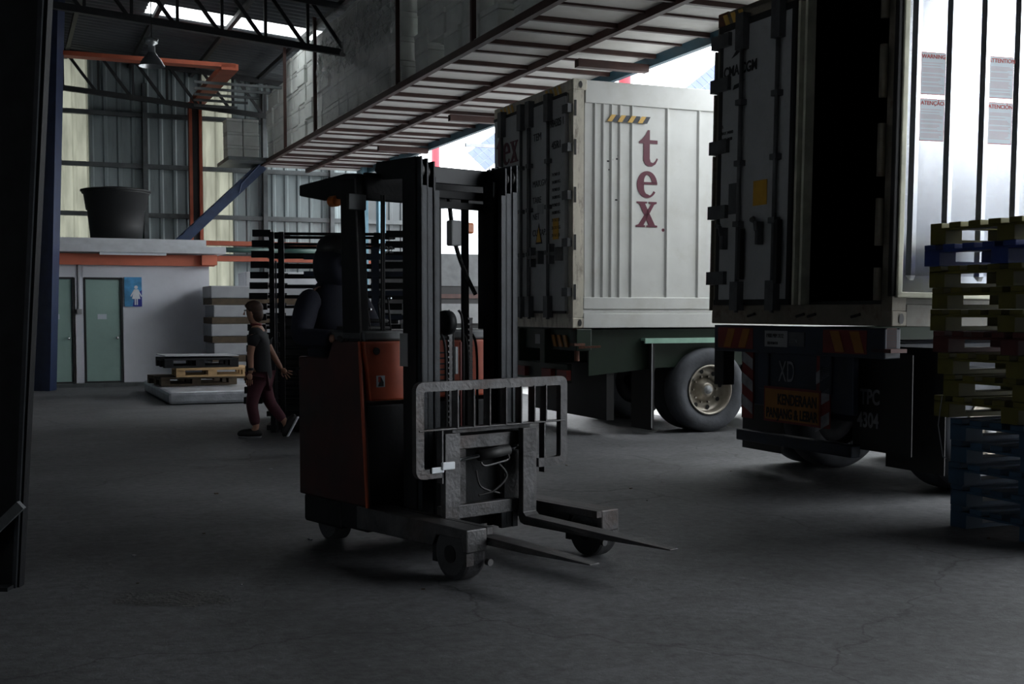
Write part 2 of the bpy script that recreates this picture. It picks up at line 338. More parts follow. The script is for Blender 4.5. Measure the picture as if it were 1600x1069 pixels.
# navy tapered column on the left
mb=MB(); mb.add([(-8.9,22.5,0),(-8.57,22.5,0),(-8.57,22.8,0),(-8.9,22.8,0),(-8.9,22.5,7.6),(-8.25,22.5,7.6),(-8.25,22.8,7.6),(-8.9,22.8,7.6)],[(0,3,2,1),(4,5,6,7),(0,1,5,4),(1,2,6,5),(2,3,7,6),(3,0,4,7)])
t=empty('steel_column',(0,0,0),0,'navy blue tapered steel column left of the washroom doors','column'); mb.build('column_web',colb,t)
MB().bar((-8.6,22.44,0),(-8.29,22.44,7.5),.05,.1).build('flange',colb,t)
# teal column and outdoor steel
o=ABbox('teal_column',teal,26.9,27.1,7.97,8.14,0,6.6); tag(o,'pale teal steel column at the right end of the back wall','column')
o=ABbox('teal_column',mat('dark_teal_paint',(.02,.07,.1),.5),15.75,15.95,7.95,8.2,0,4.8); tag(o,'dark teal column holding the platform edge behind the open-side container','column')
# ---------------------------------------------------------------- washroom block
t=empty('washroom_block',W(25.15,0,0),TH,'white washroom block with salmon fascia and flat roof below the black tank','small building')
wl=MB(); wl.box(-5,1.29-.68,0,.12,0,2.45); wl.box(1.31,1.46,0,.12,0,2.45); wl.box(2.2,3.88,0,.12,0,2.45); wl.box(.61,2.2,0,.12,2.13,2.45); wl.box(3.76,3.88,.12,3.3,0,2.45); wl.box(-5,3.8,.5,.6,0,2.4)
wl.build('front_wall',plaster,t)
B(-5,3.98,-.12,0.0,2.38,2.6).build('fascia',salmon,t); B(3.7,4.0,-.28,-.12,2.4,2.6).build('fascia_end',salmon,t)
B(-5,4.15,-.45,3.3,2.62,2.76).build('roof_slab',whitegr,t); B(-5,3.8,-.2,3.2,2.76,2.9).build('parapet',whitegr,t)
B(1.75,3.0,-.4,-.3,2.57,2.62).build('tube_light',signwhite,t)
B(-5,2.9,-.25,-.0,0,.07).build('plinth',whitepost if 0 else girtm,t)
B(1.37,1.40,-.03,0,1.52,2.45).build('conduit',whitegr,t); B(1.34,1.43,-.05,0,1.42,1.52).build('switch_box',greyl,t)
for k,(x0,x1,lab) in enumerate(((.6,1.29,'mint green washroom door beside the blue column'),(1.47,2.19,'mint green washroom door beside the blue sign'))):
    d=B(x0+.035,x1-.035,.02,.07,.1,2.1).build('door',doorg,t,.004)
    fr=MB(); fr.box(x0,x0+.035,-.01,.1,.06,2.14); fr.box(x1-.035,x1,-.01,.1,.06,2.14); fr.box(x0,x1,-.01,.1,2.1,2.14); fr.box(x0,x1,-.03,.1,.02,.1); fr.build('door_frame',frameb,t)
    MB().lathe([(0,-.09),(.028,-.08),(.03,-.05),(.012,-.03),(.012,.02)],(x1-.11,0.02,.95),'y',14).build('door_knob',chrome,d,smooth=True)
    B(x0+.25,x0+.42,.012,.02,1.32,1.42).build('paper_note',paperm,d)
s=t
o=B(2.23,2.56,-.03,-.001,1.57,2.15).build('washroom_sign',signblue,None,.0); sg=o
o.location=W(25.15,0,0); o.rotation_euler=ROT; tag(o,'blue women\'s washroom sign with a white female figure','sign')
sg_=MB(); sg_.prism([(2.38,1.57),(2.56,1.57),(2.56,1.9),(2.42,1.78)],'y',-.033,-.03); sg_.build('dark_corner',signdark,o)
fg=MB(); fg.lathe([(0,-.038),(.035,-.038),(.035,-.034),(0,-.034)],(2.45,0,1.95),'y',18)
fg.prism([(2.415,1.91),(2.485,1.91),(2.53,1.72),(2.37,1.72)],'y',-.038,-.034); fg.prism([(2.41,1.91),(2.43,1.89),(2.355,1.76),(2.34,1.775)],'y',-.038,-.034); fg.prism([(2.49,1.91),(2.47,1.89),(2.545,1.76),(2.56,1.775)],'y',-.038,-.034)
fg.box(2.42,2.442,-.038,-.034,1.6,1.72); fg.box(2.458,2.48,-.038,-.034,1.6,1.72); fg.build('female_figure',signwhite,o)
# tank on the washroom roof
mb=MB(); mb.lathe([(0,0),(.5,0),(.53,.3),(.56,.62),(.585,.63),(.63,.95),(.66,.96),(.665,1.0),(.62,1.02),(.57,1.03),(.3,1.09),(0,1.1)],n=40)
t=empty('water_tank',W(25.15,0,0)+Vector((0,0,2.9)),0,'large black plastic water tank standing on the washroom roof','tank'); p=W(26.1,2.18,0)-W(25.15,0,0)
t.location=W(26.1,2.18,2.9); mb.build('tank_body',tankm,t,smooth=True)
MB().lathe([(.665,.99),(.69,1.0),(.69,1.03),(.62,1.05)],n=40).build('rim',tankm,t)
B(3.72,3.8,0,.1,0,0).v
# blue stairs
t=empty('blue_staircase',(0,0,0),ROT,'blue steel staircase dropping from the platform to the washroom roof','stairs')
for y in (27.4,28.0):
    MB().bar((5.45,y,4.72),(3.55,y,2.9),.04,.2).build('stringer',stairb,t)
for k in range(9):
    f=k/8.5+.03; B(5.45-1.9*f-.12,5.45-1.9*f+.12,27.42,27.98,4.74-1.82*f-.02,4.74-1.82*f+.01).build('tread',stairb,t)
mb=MB(); mb.tube([(5.5,27.35,4.9),(4.95,27.35,4.3),(4.9,27.35,4.1)],.015); mb.build('handrail',stairb,t)
# pendant lamp
t=empty('pendant_lamp',W(20.3,2.28,5.38),0,'spun aluminium high-bay lamp hanging under the roof','lamp')
MB().lathe([(.205,0),(.2,.012),(.15,.1),(.09,.17),(.07,.2),(.06,.22)],n=32).build('shade',lampm,t,smooth=True)
MB().lathe([(.06,.2),(.055,.3),(.055,.34),(.1,.36),(.105,.43),(.05,.45),(0,.46)],n=24).build('ballast',lampm,t,smooth=True)
MB().cyl((0,0,.45),(0,0,1.2),.008).build('cord',gasket,t)
# ---------------------------------------------------------------- platform with foam boxes
PZ=4.8
t=empty('mezzanine_platform',W(8,5.43,0),TH,'long raised platform with white underside boards and brown steel ribs','platform')
B(0,2.5,0,20.3,PZ,PZ+.03).build('underside_board',panelw,t)
for x in (0.0,1.22): B(x-.04,x+.04,0,20.3,PZ-.09,PZ-.0).build('long_beam',brown,t)
B(2.42,2.5,0,20.3,PZ-.13,PZ+.05).build('long_beam',mat('dark_teal_paint',(.02,.07,.1),.5),t)
k=0;a=.75
while a<20.2:
    thick=(k%2==0); B(.04,2.42,a-.03,a+.03,PZ-(.055 if thick else .025),PZ).build('rib',brown,t); a+=.65;k+=1
for a in (6.1,10.9,15.0): B(1.4,2.42,a,a+.12,PZ-.2,PZ-.1).build('repair_plate',brown,t)
for a,wd in ((6.2,.06),(9.3,.03),(14.4,.07),(17.0,.03)): B(-.03,.03,a-wd/2,a+wd/2,PZ,PZ+2.2).build('guard_post',brown,t)
B(-.85,0,18.8,20.3,PZ-.05,PZ+.03).build('side_landing',girtm,t)
for a in (19.4,): B(2.3,2.44,a,a+.14,-PZ+PZ,PZ).build('support_leg',teal,t)
def foam_proto(m,name='foam_box'):
    return m
fm={}
def foambox(loc,rot,size,m,label,group):
    key=(m.name,size)
    if key not in fm:
        x,y,z=size; mb=B(0,x,0,y,0,z*.78); e=MB().box(-.004,x+.004,-.004,y+.004,z*.79,z)
        o=mb.build('foam_box',m,None,.012); l=e.build('lid',m,o,.012); fm[key]=o; c=o
    else: c=copytree(fm[key])
    c.location=loc; c.rotation_euler=rot; tag(c,label,'box',group); return c
random.seed(3)
SX,SY,SZ=.5,.62,.36
ORD=['first','second','third','fourth','fifth','sixth','seventh','eighth','ninth','tenth','eleventh','twelfth','thirteenth','fourteenth','fifteenth','sixteenth','seventeenth','eighteenth','nineteenth','twentieth']
ROW=['bottom','second','third','fourth','fifth']
n=0; a=11.2; cnt={}
while a<26.8:
    rel=a
    hb=5 if 17.4<a<22 else 5 if a<14 else 4 if a<17.4 else 5
    if a>25.0: hb=4
    for k in range(hb):
        if a<17.4: lab,gr='unwrapped white foam box on the platform','unwrapped foam boxes on the platform'; m=foam
        elif a<22.2: lab,gr='film-covered foam box on the platform','film-wrapped foam boxes on the platform'; m=foamd
        else: lab,gr='far-stack foam box on the platform','foam boxes at the far end of the platform'; m=foam
        q=cnt.setdefault((gr,k),0); cnt[(gr,k)]+=1; lab=lab+f', {ROW[k]} row, {ORD[q]} from the camera end'
        jx=random.uniform(0,.06)+(.2 if (a<17.4 and random.random()<.4) else 0)
        foambox(W(a+random.uniform(0,.02),5.5+jx,PZ+.035+k*SZ),(0,0,TH+random.uniform(-.02,.02)),(SX,SY-.05,SZ-.006),m,lab,gr); n+=1
    a+=SY
for k in range(3):
    for j in range(2):
        foambox(W(27.35+.02*k,4.65+.36*j,PZ+.035+k*.3),(0,0,TH),(.34,.5,.295),foam,f'small foam box on the side landing above the stairs, {["bottom","middle","top"][k]} one of the {["left","right"][j]} column','foam boxes on the side landing')
mb=MB(); NX,NZ=80,36; vs=[];fs=[]
for i in range(NX+1):
    for j in range(NZ+1): vs.append((5.44+.012*math.sin(i*.9+j*.5)+random.uniform(-.04,.04)*(1 if 14<j<30 else .25),17.35+4.9*i/NX,PZ+.05+1.85*j/NZ))
for i in range(NX):
    for j in range(NZ): q=i*(NZ+1)+j; fs.append((q,q+NZ+1,q+NZ+2,q+1))
o=mb.add(vs,fs).build('stretch_film',FILM,None,smooth=True); o.rotation_euler=ROT; tag(o,'clear crinkled stretch film wrapped round the grey-white foam boxes','plastic film')
# ---------------------------------------------------------------- outdoors beyond the open side
o=B(9.5,34,-14.5,-12,-.02,5.3).build('unseen_container_block',mat('dark_blue_container',(.02,.035,.06),.6)); o.rotation_euler=ROT; tag(o,'unseen dark container row added to darken the open door reflection','container')  # out-of-view block, added so the steel door reflects dark low down
for b,a in ((10.2,19.2),(10.6,30.5)):
    o=MB().cyl((0,0,0),(0,0,8),.11,n=20).build('red_post',redpost,None,smooth=True); o.location=W(a,b,-.02)
    tag(o,'red round post outside, '+('above the white container' if a<25 else 'seen above the forklift mast'),'post')
def solarpanel(loc,label,s=1.0):
    t=empty('solar_panel',loc,0,label,'solar panel'); t.matrix_world=Matrix.Translation(loc)@Matrix.Rotation(.35,4,'Z')@Matrix.Rotation(R(62),4,'X')@Matrix.Rotation(R(38),4,'Z')
    B(-.9*s,.9*s,-.55*s,.55*s,0,.03).build('backing',galv,t)
    for i in range(6):
        for j in range(3): B((-.88+i*.295)*s,(-.88+i*.295+.28)*s,(-.53+j*.36)*s,(-.53+j*.36+.345)*s,.03,.036).build('cell',solar,t)
    mp_=t.matrix_world.inverted(); MB().cyl(mp_@loc-Vector((0,0,.03)),mp_@Vector((loc.x,loc.y+.1,-.02)),.03).build('pole',galv,t)
solarpanel(Vector((4.22,26.0,6.2)),'small blue solar panel on a pole behind the right-hand container',.62)
solarpanel(Vector((-.6,33.0,5.75)),'small blue solar panel on a pole seen left of the white container',.62)
mb=MB(); mb.bar(W(24,9,4.95),W(24,16,4.95),.07,.07); o=mb.build('outdoor_rail',galv); tag(o,'thin grey rail crossing the bright gap above the forklift mast','rail')
mb=MB(); mb.bar(W(18.6,8,4.82),W(18.6,16,4.82),.07,.07); o=mb.build('outdoor_rail',galv); tag(o,'grey rail just under the platform edge beside the container top','rail')
o=B(0,26,0,6,0,5.4).build('white_shed',signwhite); o.location=(-8,46,0); tag(o,'bright white shed wall outside in the yard','shed')
t=empty('boundary_fence',(-7,38,0),0,'grey panel fence outside behind the forklift mast','fence')
B(0,24,0,.15,0,3.15).build('fence_panel',clad,t); B(0,24,-.03,.18,3.15,3.22).build('top_rail',galv,t)
t=empty('parked_trailer',W(21.5,6.9,0),TH,'grey-sided low trailer parked outside beyond the mast gap','trailer')
B(0,9,0,2.3,1.95,2.55).build('side_board',mat('trailer_grey_board',(.1,.105,.11),.6),t); B(0,9,.02,2.3,1.62,1.95).build('chassis_frame',gasket,t); B(0,9,-.01,.0,1.72,1.8).build('rust_rail',brown,t)
B(0,9,0,2.3,1.25,1.62).build('lower_board',mat('trailer_light_board',(.16,.165,.17),.6),t)
B(0,9,.1,2.2,.45,1.25).build('underbody',gasket,t)
for x in (.9,2.1,7.0):
    for y in (.1,2.2): MB().lathe([(0,-.12),(.4,-.12),(.5,-.09),(.5,.09),(.4,.12),(0,.12)],(x,y,.5),'y',32).build('wheel',rubber,t,smooth=True)
# ---------------------------------------------------------------- shipping containers
TEXT_X=(PI/2,0,0)        # text on a face looking towards -y
TEXT_D=(PI/2,0,-PI/2)    # text on the rear face (looking towards -x)
def letter_poly(kind):
    if kind=='t': return [[(.38,1.0),(.46,1.0),(.46,.72),(.78,.72),(.78,.62),(.46,.62),(.46,.2),(.5,.1),(.6,.08),(.7,.14),(.76,.22),(.8,.19),(.7,.05),(.55,-.02),(.4,-.02),(.28,.03),(.2,.14),(.2,.62),(.02,.62),(.02,.67),(.14,.74),(.28,.86)]]
    if kind=='x':
        p=[[(0,.72),(.42,.72),(.42,.67),(.34,.66),(.75,.06),(.85,.05),(.85,0),(.4,0),(.4,.05),(.5,.06),(.1,.66),(0,.67)],
           [(.5,.72),(.82,.72),(.82,.67),(.72,.64),(.28,.06),(.34,.05),(.34,0),(-.04,0),(-.04,.05),(.08,.08),(.6,.66),(.5,.67)]]
        return p
    if kind=='e':
        out=[];N=26;o=[];i=[]
        a0,a1=R(5),R(325)
        ps=[]
        for k in range(N):
            u0=a0+(a1-a0)*k/N;u1=a0+(a1-a0)*(k+1)/N
            th=lambda u:.13+.16*abs(math.cos(u))*(1 if math.cos(u)<0 else .55)
            def P(u,q): r=1-q; return (.42+.42*math.cos(u)-q*math.cos(u),.36+.38*math.sin(u)-q*.75*math.sin(u))
            out.append([P(u0,0),P(u1,0),P(u1,th(u1)*(1 if u1<5 else .45)),P(u0,th(u0)*(1 if u0<5 else .45))])
        out.append([(.18,.36),(.84,.36),(.84,.43),(.18,.43)])
        return out
def letters(parent,items,m,face,scale,sxy=1):
    for ch,x,z in items:
        mb=MB()
        for poly in letter_poly(ch):
            pts=[(x+p[0]*scale*sxy,z+p[1]*scale) for p in poly]
            if face=='side': mb.prism(pts,'y',.014,.0195)
            else: mb.prism([(2.438-q[0],q[1]) for q in pts],'x',-.058,-.052)
        mb.build('letter_'+ch,m,parent)
def wedge(poly,x0,x1): return MB().prism(poly,'x',x0,x1)
CL,CW,CH=12.19,2.438,2.88
def hazard(parent,axis,x0,z0,n,wd,h,m1,m2,off):
    for i in range(n):
        p=[(x0+i*wd,z0),(x0+(i+.55)*wd,z0),(x0+(i+1)*wd,z0+h),(x0+(i+.45)*wd,z0+h)]
        MB().prism(p,axis,off,off+.003).build('hazard_stripe',m1,parent)
def rib_wall(mb,xs,y,z0,z1,d):
    pass
def locking_bar(root,y,h=CH,nbr=5,m=lockm):
    g=MB().cyl((-.085,y,.1),(-.085,y,h-.15),.02,n=12); o=g.build('locking_bar',m,root,smooth=True)
    for k in range(nbr): B(-.115,-.05,y-.045,y+.045,.35+k*(h-.7)/(nbr-1)-.02,.35+k*(h-.7)/(nbr-1)+.03).build('bar_bracket',m,o)
    B(-.12,-.04,y-.06,y+.06,h-.42,h-.1).build('cam_keeper',m,o); B(-.12,-.04,y-.06,y+.06,.12,.38).build('cam_keeper',m,o)
    return o
def handle(root,y,z,s=1):
    mb=MB(); mb.bar((-.1,y,z),(-.1,y+s*.3,z),.03,.04); mb.box(-.13,-.05,y+s*.28,y+s*.34,z-.09,z+.07); mb.box(-.12,-.05,y+s*.06,y+s*.1,z-.12,z+.12); mb.build('door_handle',lockm,root)
def container_shell(root,cream_m,doorm,front_open,white_m):
    B(.16,CL-.16,0.02,.05,.32,CH-.24).build('side_wall',white_m,root)
    B(.16,CL-.16,CW-.05,CW-.02,.16,CH-.2).build('side_wall',white_m,root)
    B(0,CL,.02,CW-.02,CH-.05,CH-.01).build('roof',white_m,root)
    B(CL-.06,CL,.05,CW-.05,.1,CH-.05).build('front_wall',white_m,root)
    B(.05,CL,.05,CW-.05,.06,.16).build('floor_frame',dark,root)
    mb=MB(); mb.box(.16,CL-.16,0,.06,CH-.26,CH-.0); mb.box(.16,CL-.16,CW-.06,CW,CH-.2,CH); mb.build('top_rail',white_m,root,.006)
    mb=MB(); mb.box(.14,CL-.16,-.004,.07,0,.17); mb.box(.14,CL-.16,.006,.07,.17,.22); mb.box(.14,CL-.16,-.004,.07,.22,.36); mb.box(.16,CL-.16,CW-.06,CW,0,.2); mb.build('bottom_rail',white_m,root,.006)
    for x0 in (0,CL-.18):
        for y0,y1 in ((0,.12),(CW-.12,CW)): B(x0,x0+(.14 if x0==0 else .18),y0,y1,.12,CH-.12).build('corner_post',cream_m,root,.004)
        for y0,y1 in ((-.003,.16),(CW-.16,CW+.003)):
            for z0,z1 in ((0,.12),(CH-.12,CH+.008)):
                c=B(x0-.003,x0+.18,y0,y1,z0,z1).build('corner_casting',cream_m if z0<1 else whitepost if cream_m is whitepost else rust,root,.01)
                if y0<0: MB().lathe([(.0,-.0045),(.024,-.0045)],(0,0,0),'y',16).build('casting_hole',gasket,c).matrix_local=Matrix.Translation((x0+.09,-.0045,z0+.06))@Matrix.Diagonal((1,1,1.7,1))
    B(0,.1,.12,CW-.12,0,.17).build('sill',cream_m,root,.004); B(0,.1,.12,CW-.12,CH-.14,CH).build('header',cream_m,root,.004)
# --- white container on the green chassis
c1=empty('shipping_container',W(12.82,6.14,1.29),TH,'white refrigerated shipping container with maroon letters on its sunlit long side','shipping container')
container_shell(c1,whitepost,doorw,False,white)
mb=MB()
for x in (.27,.38,.49,.60,.76,1.24,1.68,2.1,2.55,3.0): 
    mb.add([(x-.012,.02,.36),(x+.012,-.0,.36),(x+.028,.0,.36),(x+.034,.02,.36),(x-.012,.02,CH-.26),(x+.012,-.0,CH-.26),(x+.028,.0,CH-.26),(x+.034,.02,CH-.26)],[(0,1,5,4),(1,2,6,5),(2,3,7,6),(0,3,2,1),(4,5,6,7)])
mb.build('panel_rib',white,c1)
letters(c1,[('t',.87,1.93),('e',.85,1.555),('x',.85,1.2)],maroon,'side',.42,.78)
MB().lathe([(0,.017),(.02,.017)],(1.21,0,1.17),'y',12).build('trademark_dot',maroon,c1)
for i in range(4):
    x=.44+i*.135; MB().prism([(x,2.42),(x+.06,2.42),(x+.115,2.5),(x+.055,2.5)],'y',-.008,-.003).build('hazard_stripe',yelblk,c1)
    MB().prism([(x+.062,2.42),(x+.125,2.42),(x+.17,2.5),(x+.117,2.5)],'y',-.008,-.003).build('hazard_stripe',bluechas,c1)
for z in (.42,1.0,1.55,2.1,2.55): B(.012,.04,-.006,.02,z-.09,z+.09).build('hinge_slot',gasket,c1); B(-.06,0,.02,.18,z-.05,z+.05).build('hinge',lockm,c1)
for x,z in ((.45,1.95),(.5,1.97),(.47,1.85),(.57,1.98),(.59,2.02),(.6,1.93),(.56,1.5)): B(x,x+.03,.016,0.0195,z,z+.018).build('scuff_mark',inkm,c1)
dl=B(-.05,.0,1.23,CW-.12,.19,CH-.16).build('door',doorw,c1,.01); dr=B(-.05,.0,.12,1.2,.19,CH-.16).build('door',doorw,c1,.01)
B(-.052,-.0,1.2,1.23,.18,CH-.15).build('door_gasket',gasket,c1)
mb=MB(); mb.box(-.051,-.03,.1,CW-.1,.17,.2); mb.box(-.051,-.03,.1,CW-.1,CH-.18,CH-.14); mb.build('door_gasket',gasket,c1)
for y in (.52,1.08,1.34,1.98): locking_bar(c1,y)
handle(c1,.5,.88,-1);handle(c1,1.05,.86,-1);handle(c1,1.45,.85,1);handle(c1,2.0,.85,1)
def dtext(s,z,y,size,root,m=inkm,sx=1,off=-.055): return text(s,size,m,root,(off,y,z),TEXT_D,sx=sx)
dtext('TEM',2.28,1.02,.13,c1); dtext('984325 1',2.38,.52,.13,c1,sx=.8); dtext('45R1',2.12,.48,.13,c1)
for i,s in enumerate(('MAX.GW','TARE','NET','CU.CAP.')): dtext(s,1.72-i*.2,1.04,.11,c1)
for i in range(9): dtext('34.000 KG' if i%2 else '74.960 LB',1.8-i*.09,.47,.055,c1)
letters(c1,[('t',.2,2.1),('e',.42,2.1),('x',.68,2.1)],maroon,'door',.38,.8)
MB().prism([(.75,1.02),(.95,1.02),(.85,1.27)],'x',-.056,-.052).build('warning_triangle',inkm,c1); MB().prism([(.78,1.04),(.92,1.04),(.85,1.22)],'x',-.06,-.056).build('warning_face',yellow,c1)
B(-.056,-.052,.28,.44,1.05,1.3).build('yellow_sticker',yellow,c1); B(-.056,-.052,1.62,1.82,.95,1.35).build('yellow_sticker',yellow,c1); B(-.056,-.052,.72,.9,1.38,1.5).build('white_sticker',greyl,c1)
hazard(c1,'x',.3,CH-.12,4,.12,.1,yelblk,inkm,-.006); hazard(c1,'x',1.75,CH-.12,4,.12,.1,yelblk,inkm,-.006)
# --- nearer container with open right door on the navy chassis
ang2=math.atan2(.4147,.91)
c2=empty('shipping_container',(2.907,9.31,1.375),(0,R(.9),ang2),'dark unlit rear of a container with its right door swung wide open','shipping container')
container_shell(c2,dirtycream,doorw,True,mat('shaded_dirty_white_side',(.11,.105,.09),.7,0,.3,4,dirt=(.06,.04,.03),dirtamt=.7))  # dirty white, with the shade on this flank darkened into its colour
dl=B(-.05,.0,1.25,CW-.12,.19,CH-.16).build('door',doorw,c2,.01)
dl['label']='closed left door with grey locking bars'
mb=MB(); mb.box(-.03,.05,1.17,1.2,.17,CH-.15); mb.box(-.01,.08,1.1,1.13,.17,CH-.15); mb.build('door_gasket',cream,c2)
mb=MB(); mb.box(-.055,.02,1.2,1.25,.17,CH-.15); mb.box(-.055,-.02,CW-.17,CW-.12,.17,CH-.15); mb.box(-.055,-.03,1.2,CW-.1,.17,.22); mb.box(-.055,-.03,1.2,CW-.1,CH-.2,CH-.14); mb.build('door_gasket',gasket,c2)
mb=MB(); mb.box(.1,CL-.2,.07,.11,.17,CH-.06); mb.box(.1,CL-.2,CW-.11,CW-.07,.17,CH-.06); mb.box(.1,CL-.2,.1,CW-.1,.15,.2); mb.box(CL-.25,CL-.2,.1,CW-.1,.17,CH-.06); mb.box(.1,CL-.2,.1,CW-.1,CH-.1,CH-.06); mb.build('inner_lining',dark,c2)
for y in (1.4,1.93): locking_bar(c2,y,nbr=5)
def swan(y,z):
    mb=MB(); mb.tube([(-.09,y,z+.12),(-.12,y,z+.1),(-.12,y-.06,z+.08),(-.12,y-.08,z)],.02); mb.box(-.12,-.06,y-.1,y-.06,z-.12,z+.08); mb.build('door_handle',lockm,c2)
swan(2.22,.8);swan(1.68,.82)
B(-.12,-.07,1.84,1.88,.4,.85).build('handle_lever',gasket,c2); B(-.12,-.07,1.3,1.35,.35,.9).build('handle_lever',gasket,c2)
for z in (.42,1.03,1.63,2.2,2.6): B(-.09,0,CW-.3,CW-.02,z-.06,z+.06).build('hinge',lockm,c2)
for z0,z1 in ((.12,.36),(.48,.97),(1.09,1.57),(1.69,2.14),(2.26,2.54)): B(-.02,.1,CW-.005,CW+.02,z0,z1).build('hinge_post',dirtycream,c2)
for z0,z1 in ((.2,.45),(.62,.98),(1.15,1.55),(1.75,2.15),(2.35,2.7)): MB().cyl((-.06,.1,z0),(-.06,.1,z1),.032,n=12).build('hinge_pin',dirtycream,c2,smooth=True)
B(-.056,-.052,1.98,2.13,1.0,1.28).build('grey_sticker',lockm,c2); B(-.056,-.052,1.55,1.75,1.05,1.27).build('yellow_sticker',yellow,c2)
text('CMA CGM',.13,inkm,c2,(-.055,2.25,2.26),TEXT_D,sx=.85,bold=.004)
for p in ([(2.13,2.42),(2.03,2.5),(1.95,2.52),(1.95,2.49),(2.05,2.44)],[(2.1,2.13),(2.02,2.14),(1.92,2.2),(2.0,2.18),(2.08,2.17)]): MB().prism(p,'x',-.057,-.053).build('logo_swoosh',inkm,c2)
for i in range(3): text(('45','MAX 34000','TARE 4650')[i],.04,inkm,c2,(-.055,2.28,1.8-i*.06),TEXT_D)
hazard(c2,'x',2.0,CH-.12,3,.12,.1,yelblk,inkm,-.006)
for y in (.35,.9,1.05,1.75): MB().cyl((-.01,y,.09),(-.01,y+.1,.07),.012).build('rust_scar',gasket,c2)
# open door: hinged at the right post, swung round
od=empty('door_hinge_frame',(0,0,0),0,'x','x')
for k in ('label','category'): del od[k]
od.name='open_door'; od.parent=c2; od.location=(-.04,-.03,.03); 
# local door frame: x along door width (from hinge), y = outward lining face at -y
wantdir=Vector((.97,.2,0)).normalized(); angd=math.atan2(wantdir.y,wantdir.x)-ang2
od.rotation_euler=(0,0,angd)
def under(o,par): o.parent=par; return o
DW=1.17
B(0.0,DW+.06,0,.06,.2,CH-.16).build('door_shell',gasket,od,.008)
ls=MB(); xs=[.09]
prof=[(.085,0)]
for k in range(4):
    x=.13+.288*k; 
    prof+=[(x-.018,0),(x+.016,.022),(x+.05,.022),(x+.056,0)]
prof.append((DW+.03,0)); prof=[p for p in prof if p[0]<=DW+.03]
vs=[];fs=[]
def rowz(z): return z
for x,d in prof: vs+=[(x,-.004-d,.36),(x,-.004-d,CH-.2)]
for i in range(len(prof)-1): fs.append((2*i,2*i+2,2*i+3,2*i+1))
ls.add(vs,fs); ls.box(.085,DW+.03,-.004,-.001,.24,CH-.2)
for i in range(len(prof)-3):
    if prof[i][1]==0 and prof[i+1][1]>0: # rib ends, rounded foot
        x0,x1,x2,x3=prof[i][0],prof[i+1][0],prof[i+2][0],prof[i+3][0]
        ls.add([(x0,-.004,.36),(x1,-.034,.36),(x2,-.034,.36),(x3,-.004,.36),(x1,-.004,.325),(x2,-.004,.325)],[(0,1,4),(1,2,5,4),(2,3,5)])
ls.build('door_lining',steel,od,0)
mb=MB(); mb.box(.04,.085,-.02,.03,.2,CH-.16); mb.box(.04,DW+.09,-.02,.03,.19,.235); mb.box(.04,DW+.09,-.02,.03,CH-.19,CH-.15); mb.box(DW+.04,DW+.09,-.02,.03,.2,CH-.16); mb.build('door_gasket',cream,od,.008)
def sticker(x,z,title,w=.205,h=.315):
    s=B(x,x+w,-.0075,-.0055,z,z+h).build('warning_sticker',redink,od); B(x+.004,x+w-.004,-.0085,-.0074,z+.004,z+h-.004).build('sticker_face',paperm,s)
    text(title,.043,redink,s,(x+w/2,-.0088,z+h-.045),TEXT_X,align='CENTER',bold=.0006,sx=.95)
    mb=MB(); zz=z+h-.08
    random.seed(len(title))
    while zz>z+.02:
        mb.box(x+.01,x+w-.01-random.random()*.05,-.0092,-.0084,zz,zz+.0018); zz-=.009 if random.random()>.25 else .02
    mb.build('printed_lines',mat('pale_red_print',(.5,.2,.2)),s)
sticker(.19,1.735,'WARNING'); sticker(.19,1.385,'ATENÇÃO'); sticker(.766,1.735,'ATTENTION'); sticker(.766,1.385,'ATENCIÓN')
# ---------------------------------------------------------------- wheels and chassis
def wheel(parent,x,y,face=-1,r=.52,wd=.27,name='wheel',inner=False):
    # axle along y; outer face towards face*y
    t=MB(); f=face
    t.lathe([(.30,f*.11),(.33,f*.13),(.40,f*.15),(.47,f*.145),(.505,f*.12),(r,f*.09),(r,f*-.09),(.505,f*-.12),(.47,f*-.145),(.33,f*-.13),(.30,f*-.11)],(x,y,r),'y',56)
    o=t.build(name,rubber2,parent,smooth=True)
    rm=MB(); rm.lathe([(.30,f*.115),(.31,f*.135),(.295,f*.14),(.28,f*.12),(.275,f*.02),(.26,f*-.005),(.2,f*-.02),(.14,f*-.01),(.13,f*.02),(.1,f*.025),(.09,f*.06),(.07,f*.075),(.0,f*.075)],(x,y,r),'y',48)
    if inner: rm.build('rim',rubber,o,smooth=True); return o
    ro=rm.build('rim',rimm,o,smooth=True)
    for k in range(8):
        a=2*PI*k/8+.2; MB().lathe([(0,f*.004),(.028,f*.004)],(x+.225*math.cos(a),y-f*.005,r+.225*math.sin(a)),'y',14).build('hand_hole',gasket,ro)
    for k in range(10):
        a=2*PI*k/10; MB().cyl((x+.165*math.cos(a),y-f*.012,r+.165*math.sin(a)),(x+.165*math.cos(a),y+f*.02,r+.165*math.sin(a)),.012,n=6).build('wheel_nut',rimm,ro)
    MB().lathe([(0,f*.1),(.05,f*.098),(.055,f*.07)],(x,y,r),'y',20).build('hub_cap',greyl,ro,smooth=True)
    return o
ch1=empty('container_chassis',W(12.82,6.14,0),TH,'green container trailer chassis with dusty twin wheels under the white container','trailer')
B(-.02,11,.75,.9,.85,1.27).build('main_beam',greenp,ch1,.01); B(-.02,11,1.55,1.7,.85,1.27).build('main_beam',greenp,ch1,.01)
B(.05,.25,.0,CW,1.02,1.28).build('rear_beam',greenp,ch1,.01)
mb=MB(); mb.prism([(.25,1.27),(.25,.72),(1.2,.8),(4,.85),(4,1.27)],'y',.08,.12); mb.build('side_skirt',greenp,ch1)
B(.5,.6,.1,2.35,.18,.85).build('mud_guard_panel',gasket,ch1); B(.1,.16,.35,1.9,.62,.85).build('lamp_bar',greenp,ch1,.01)
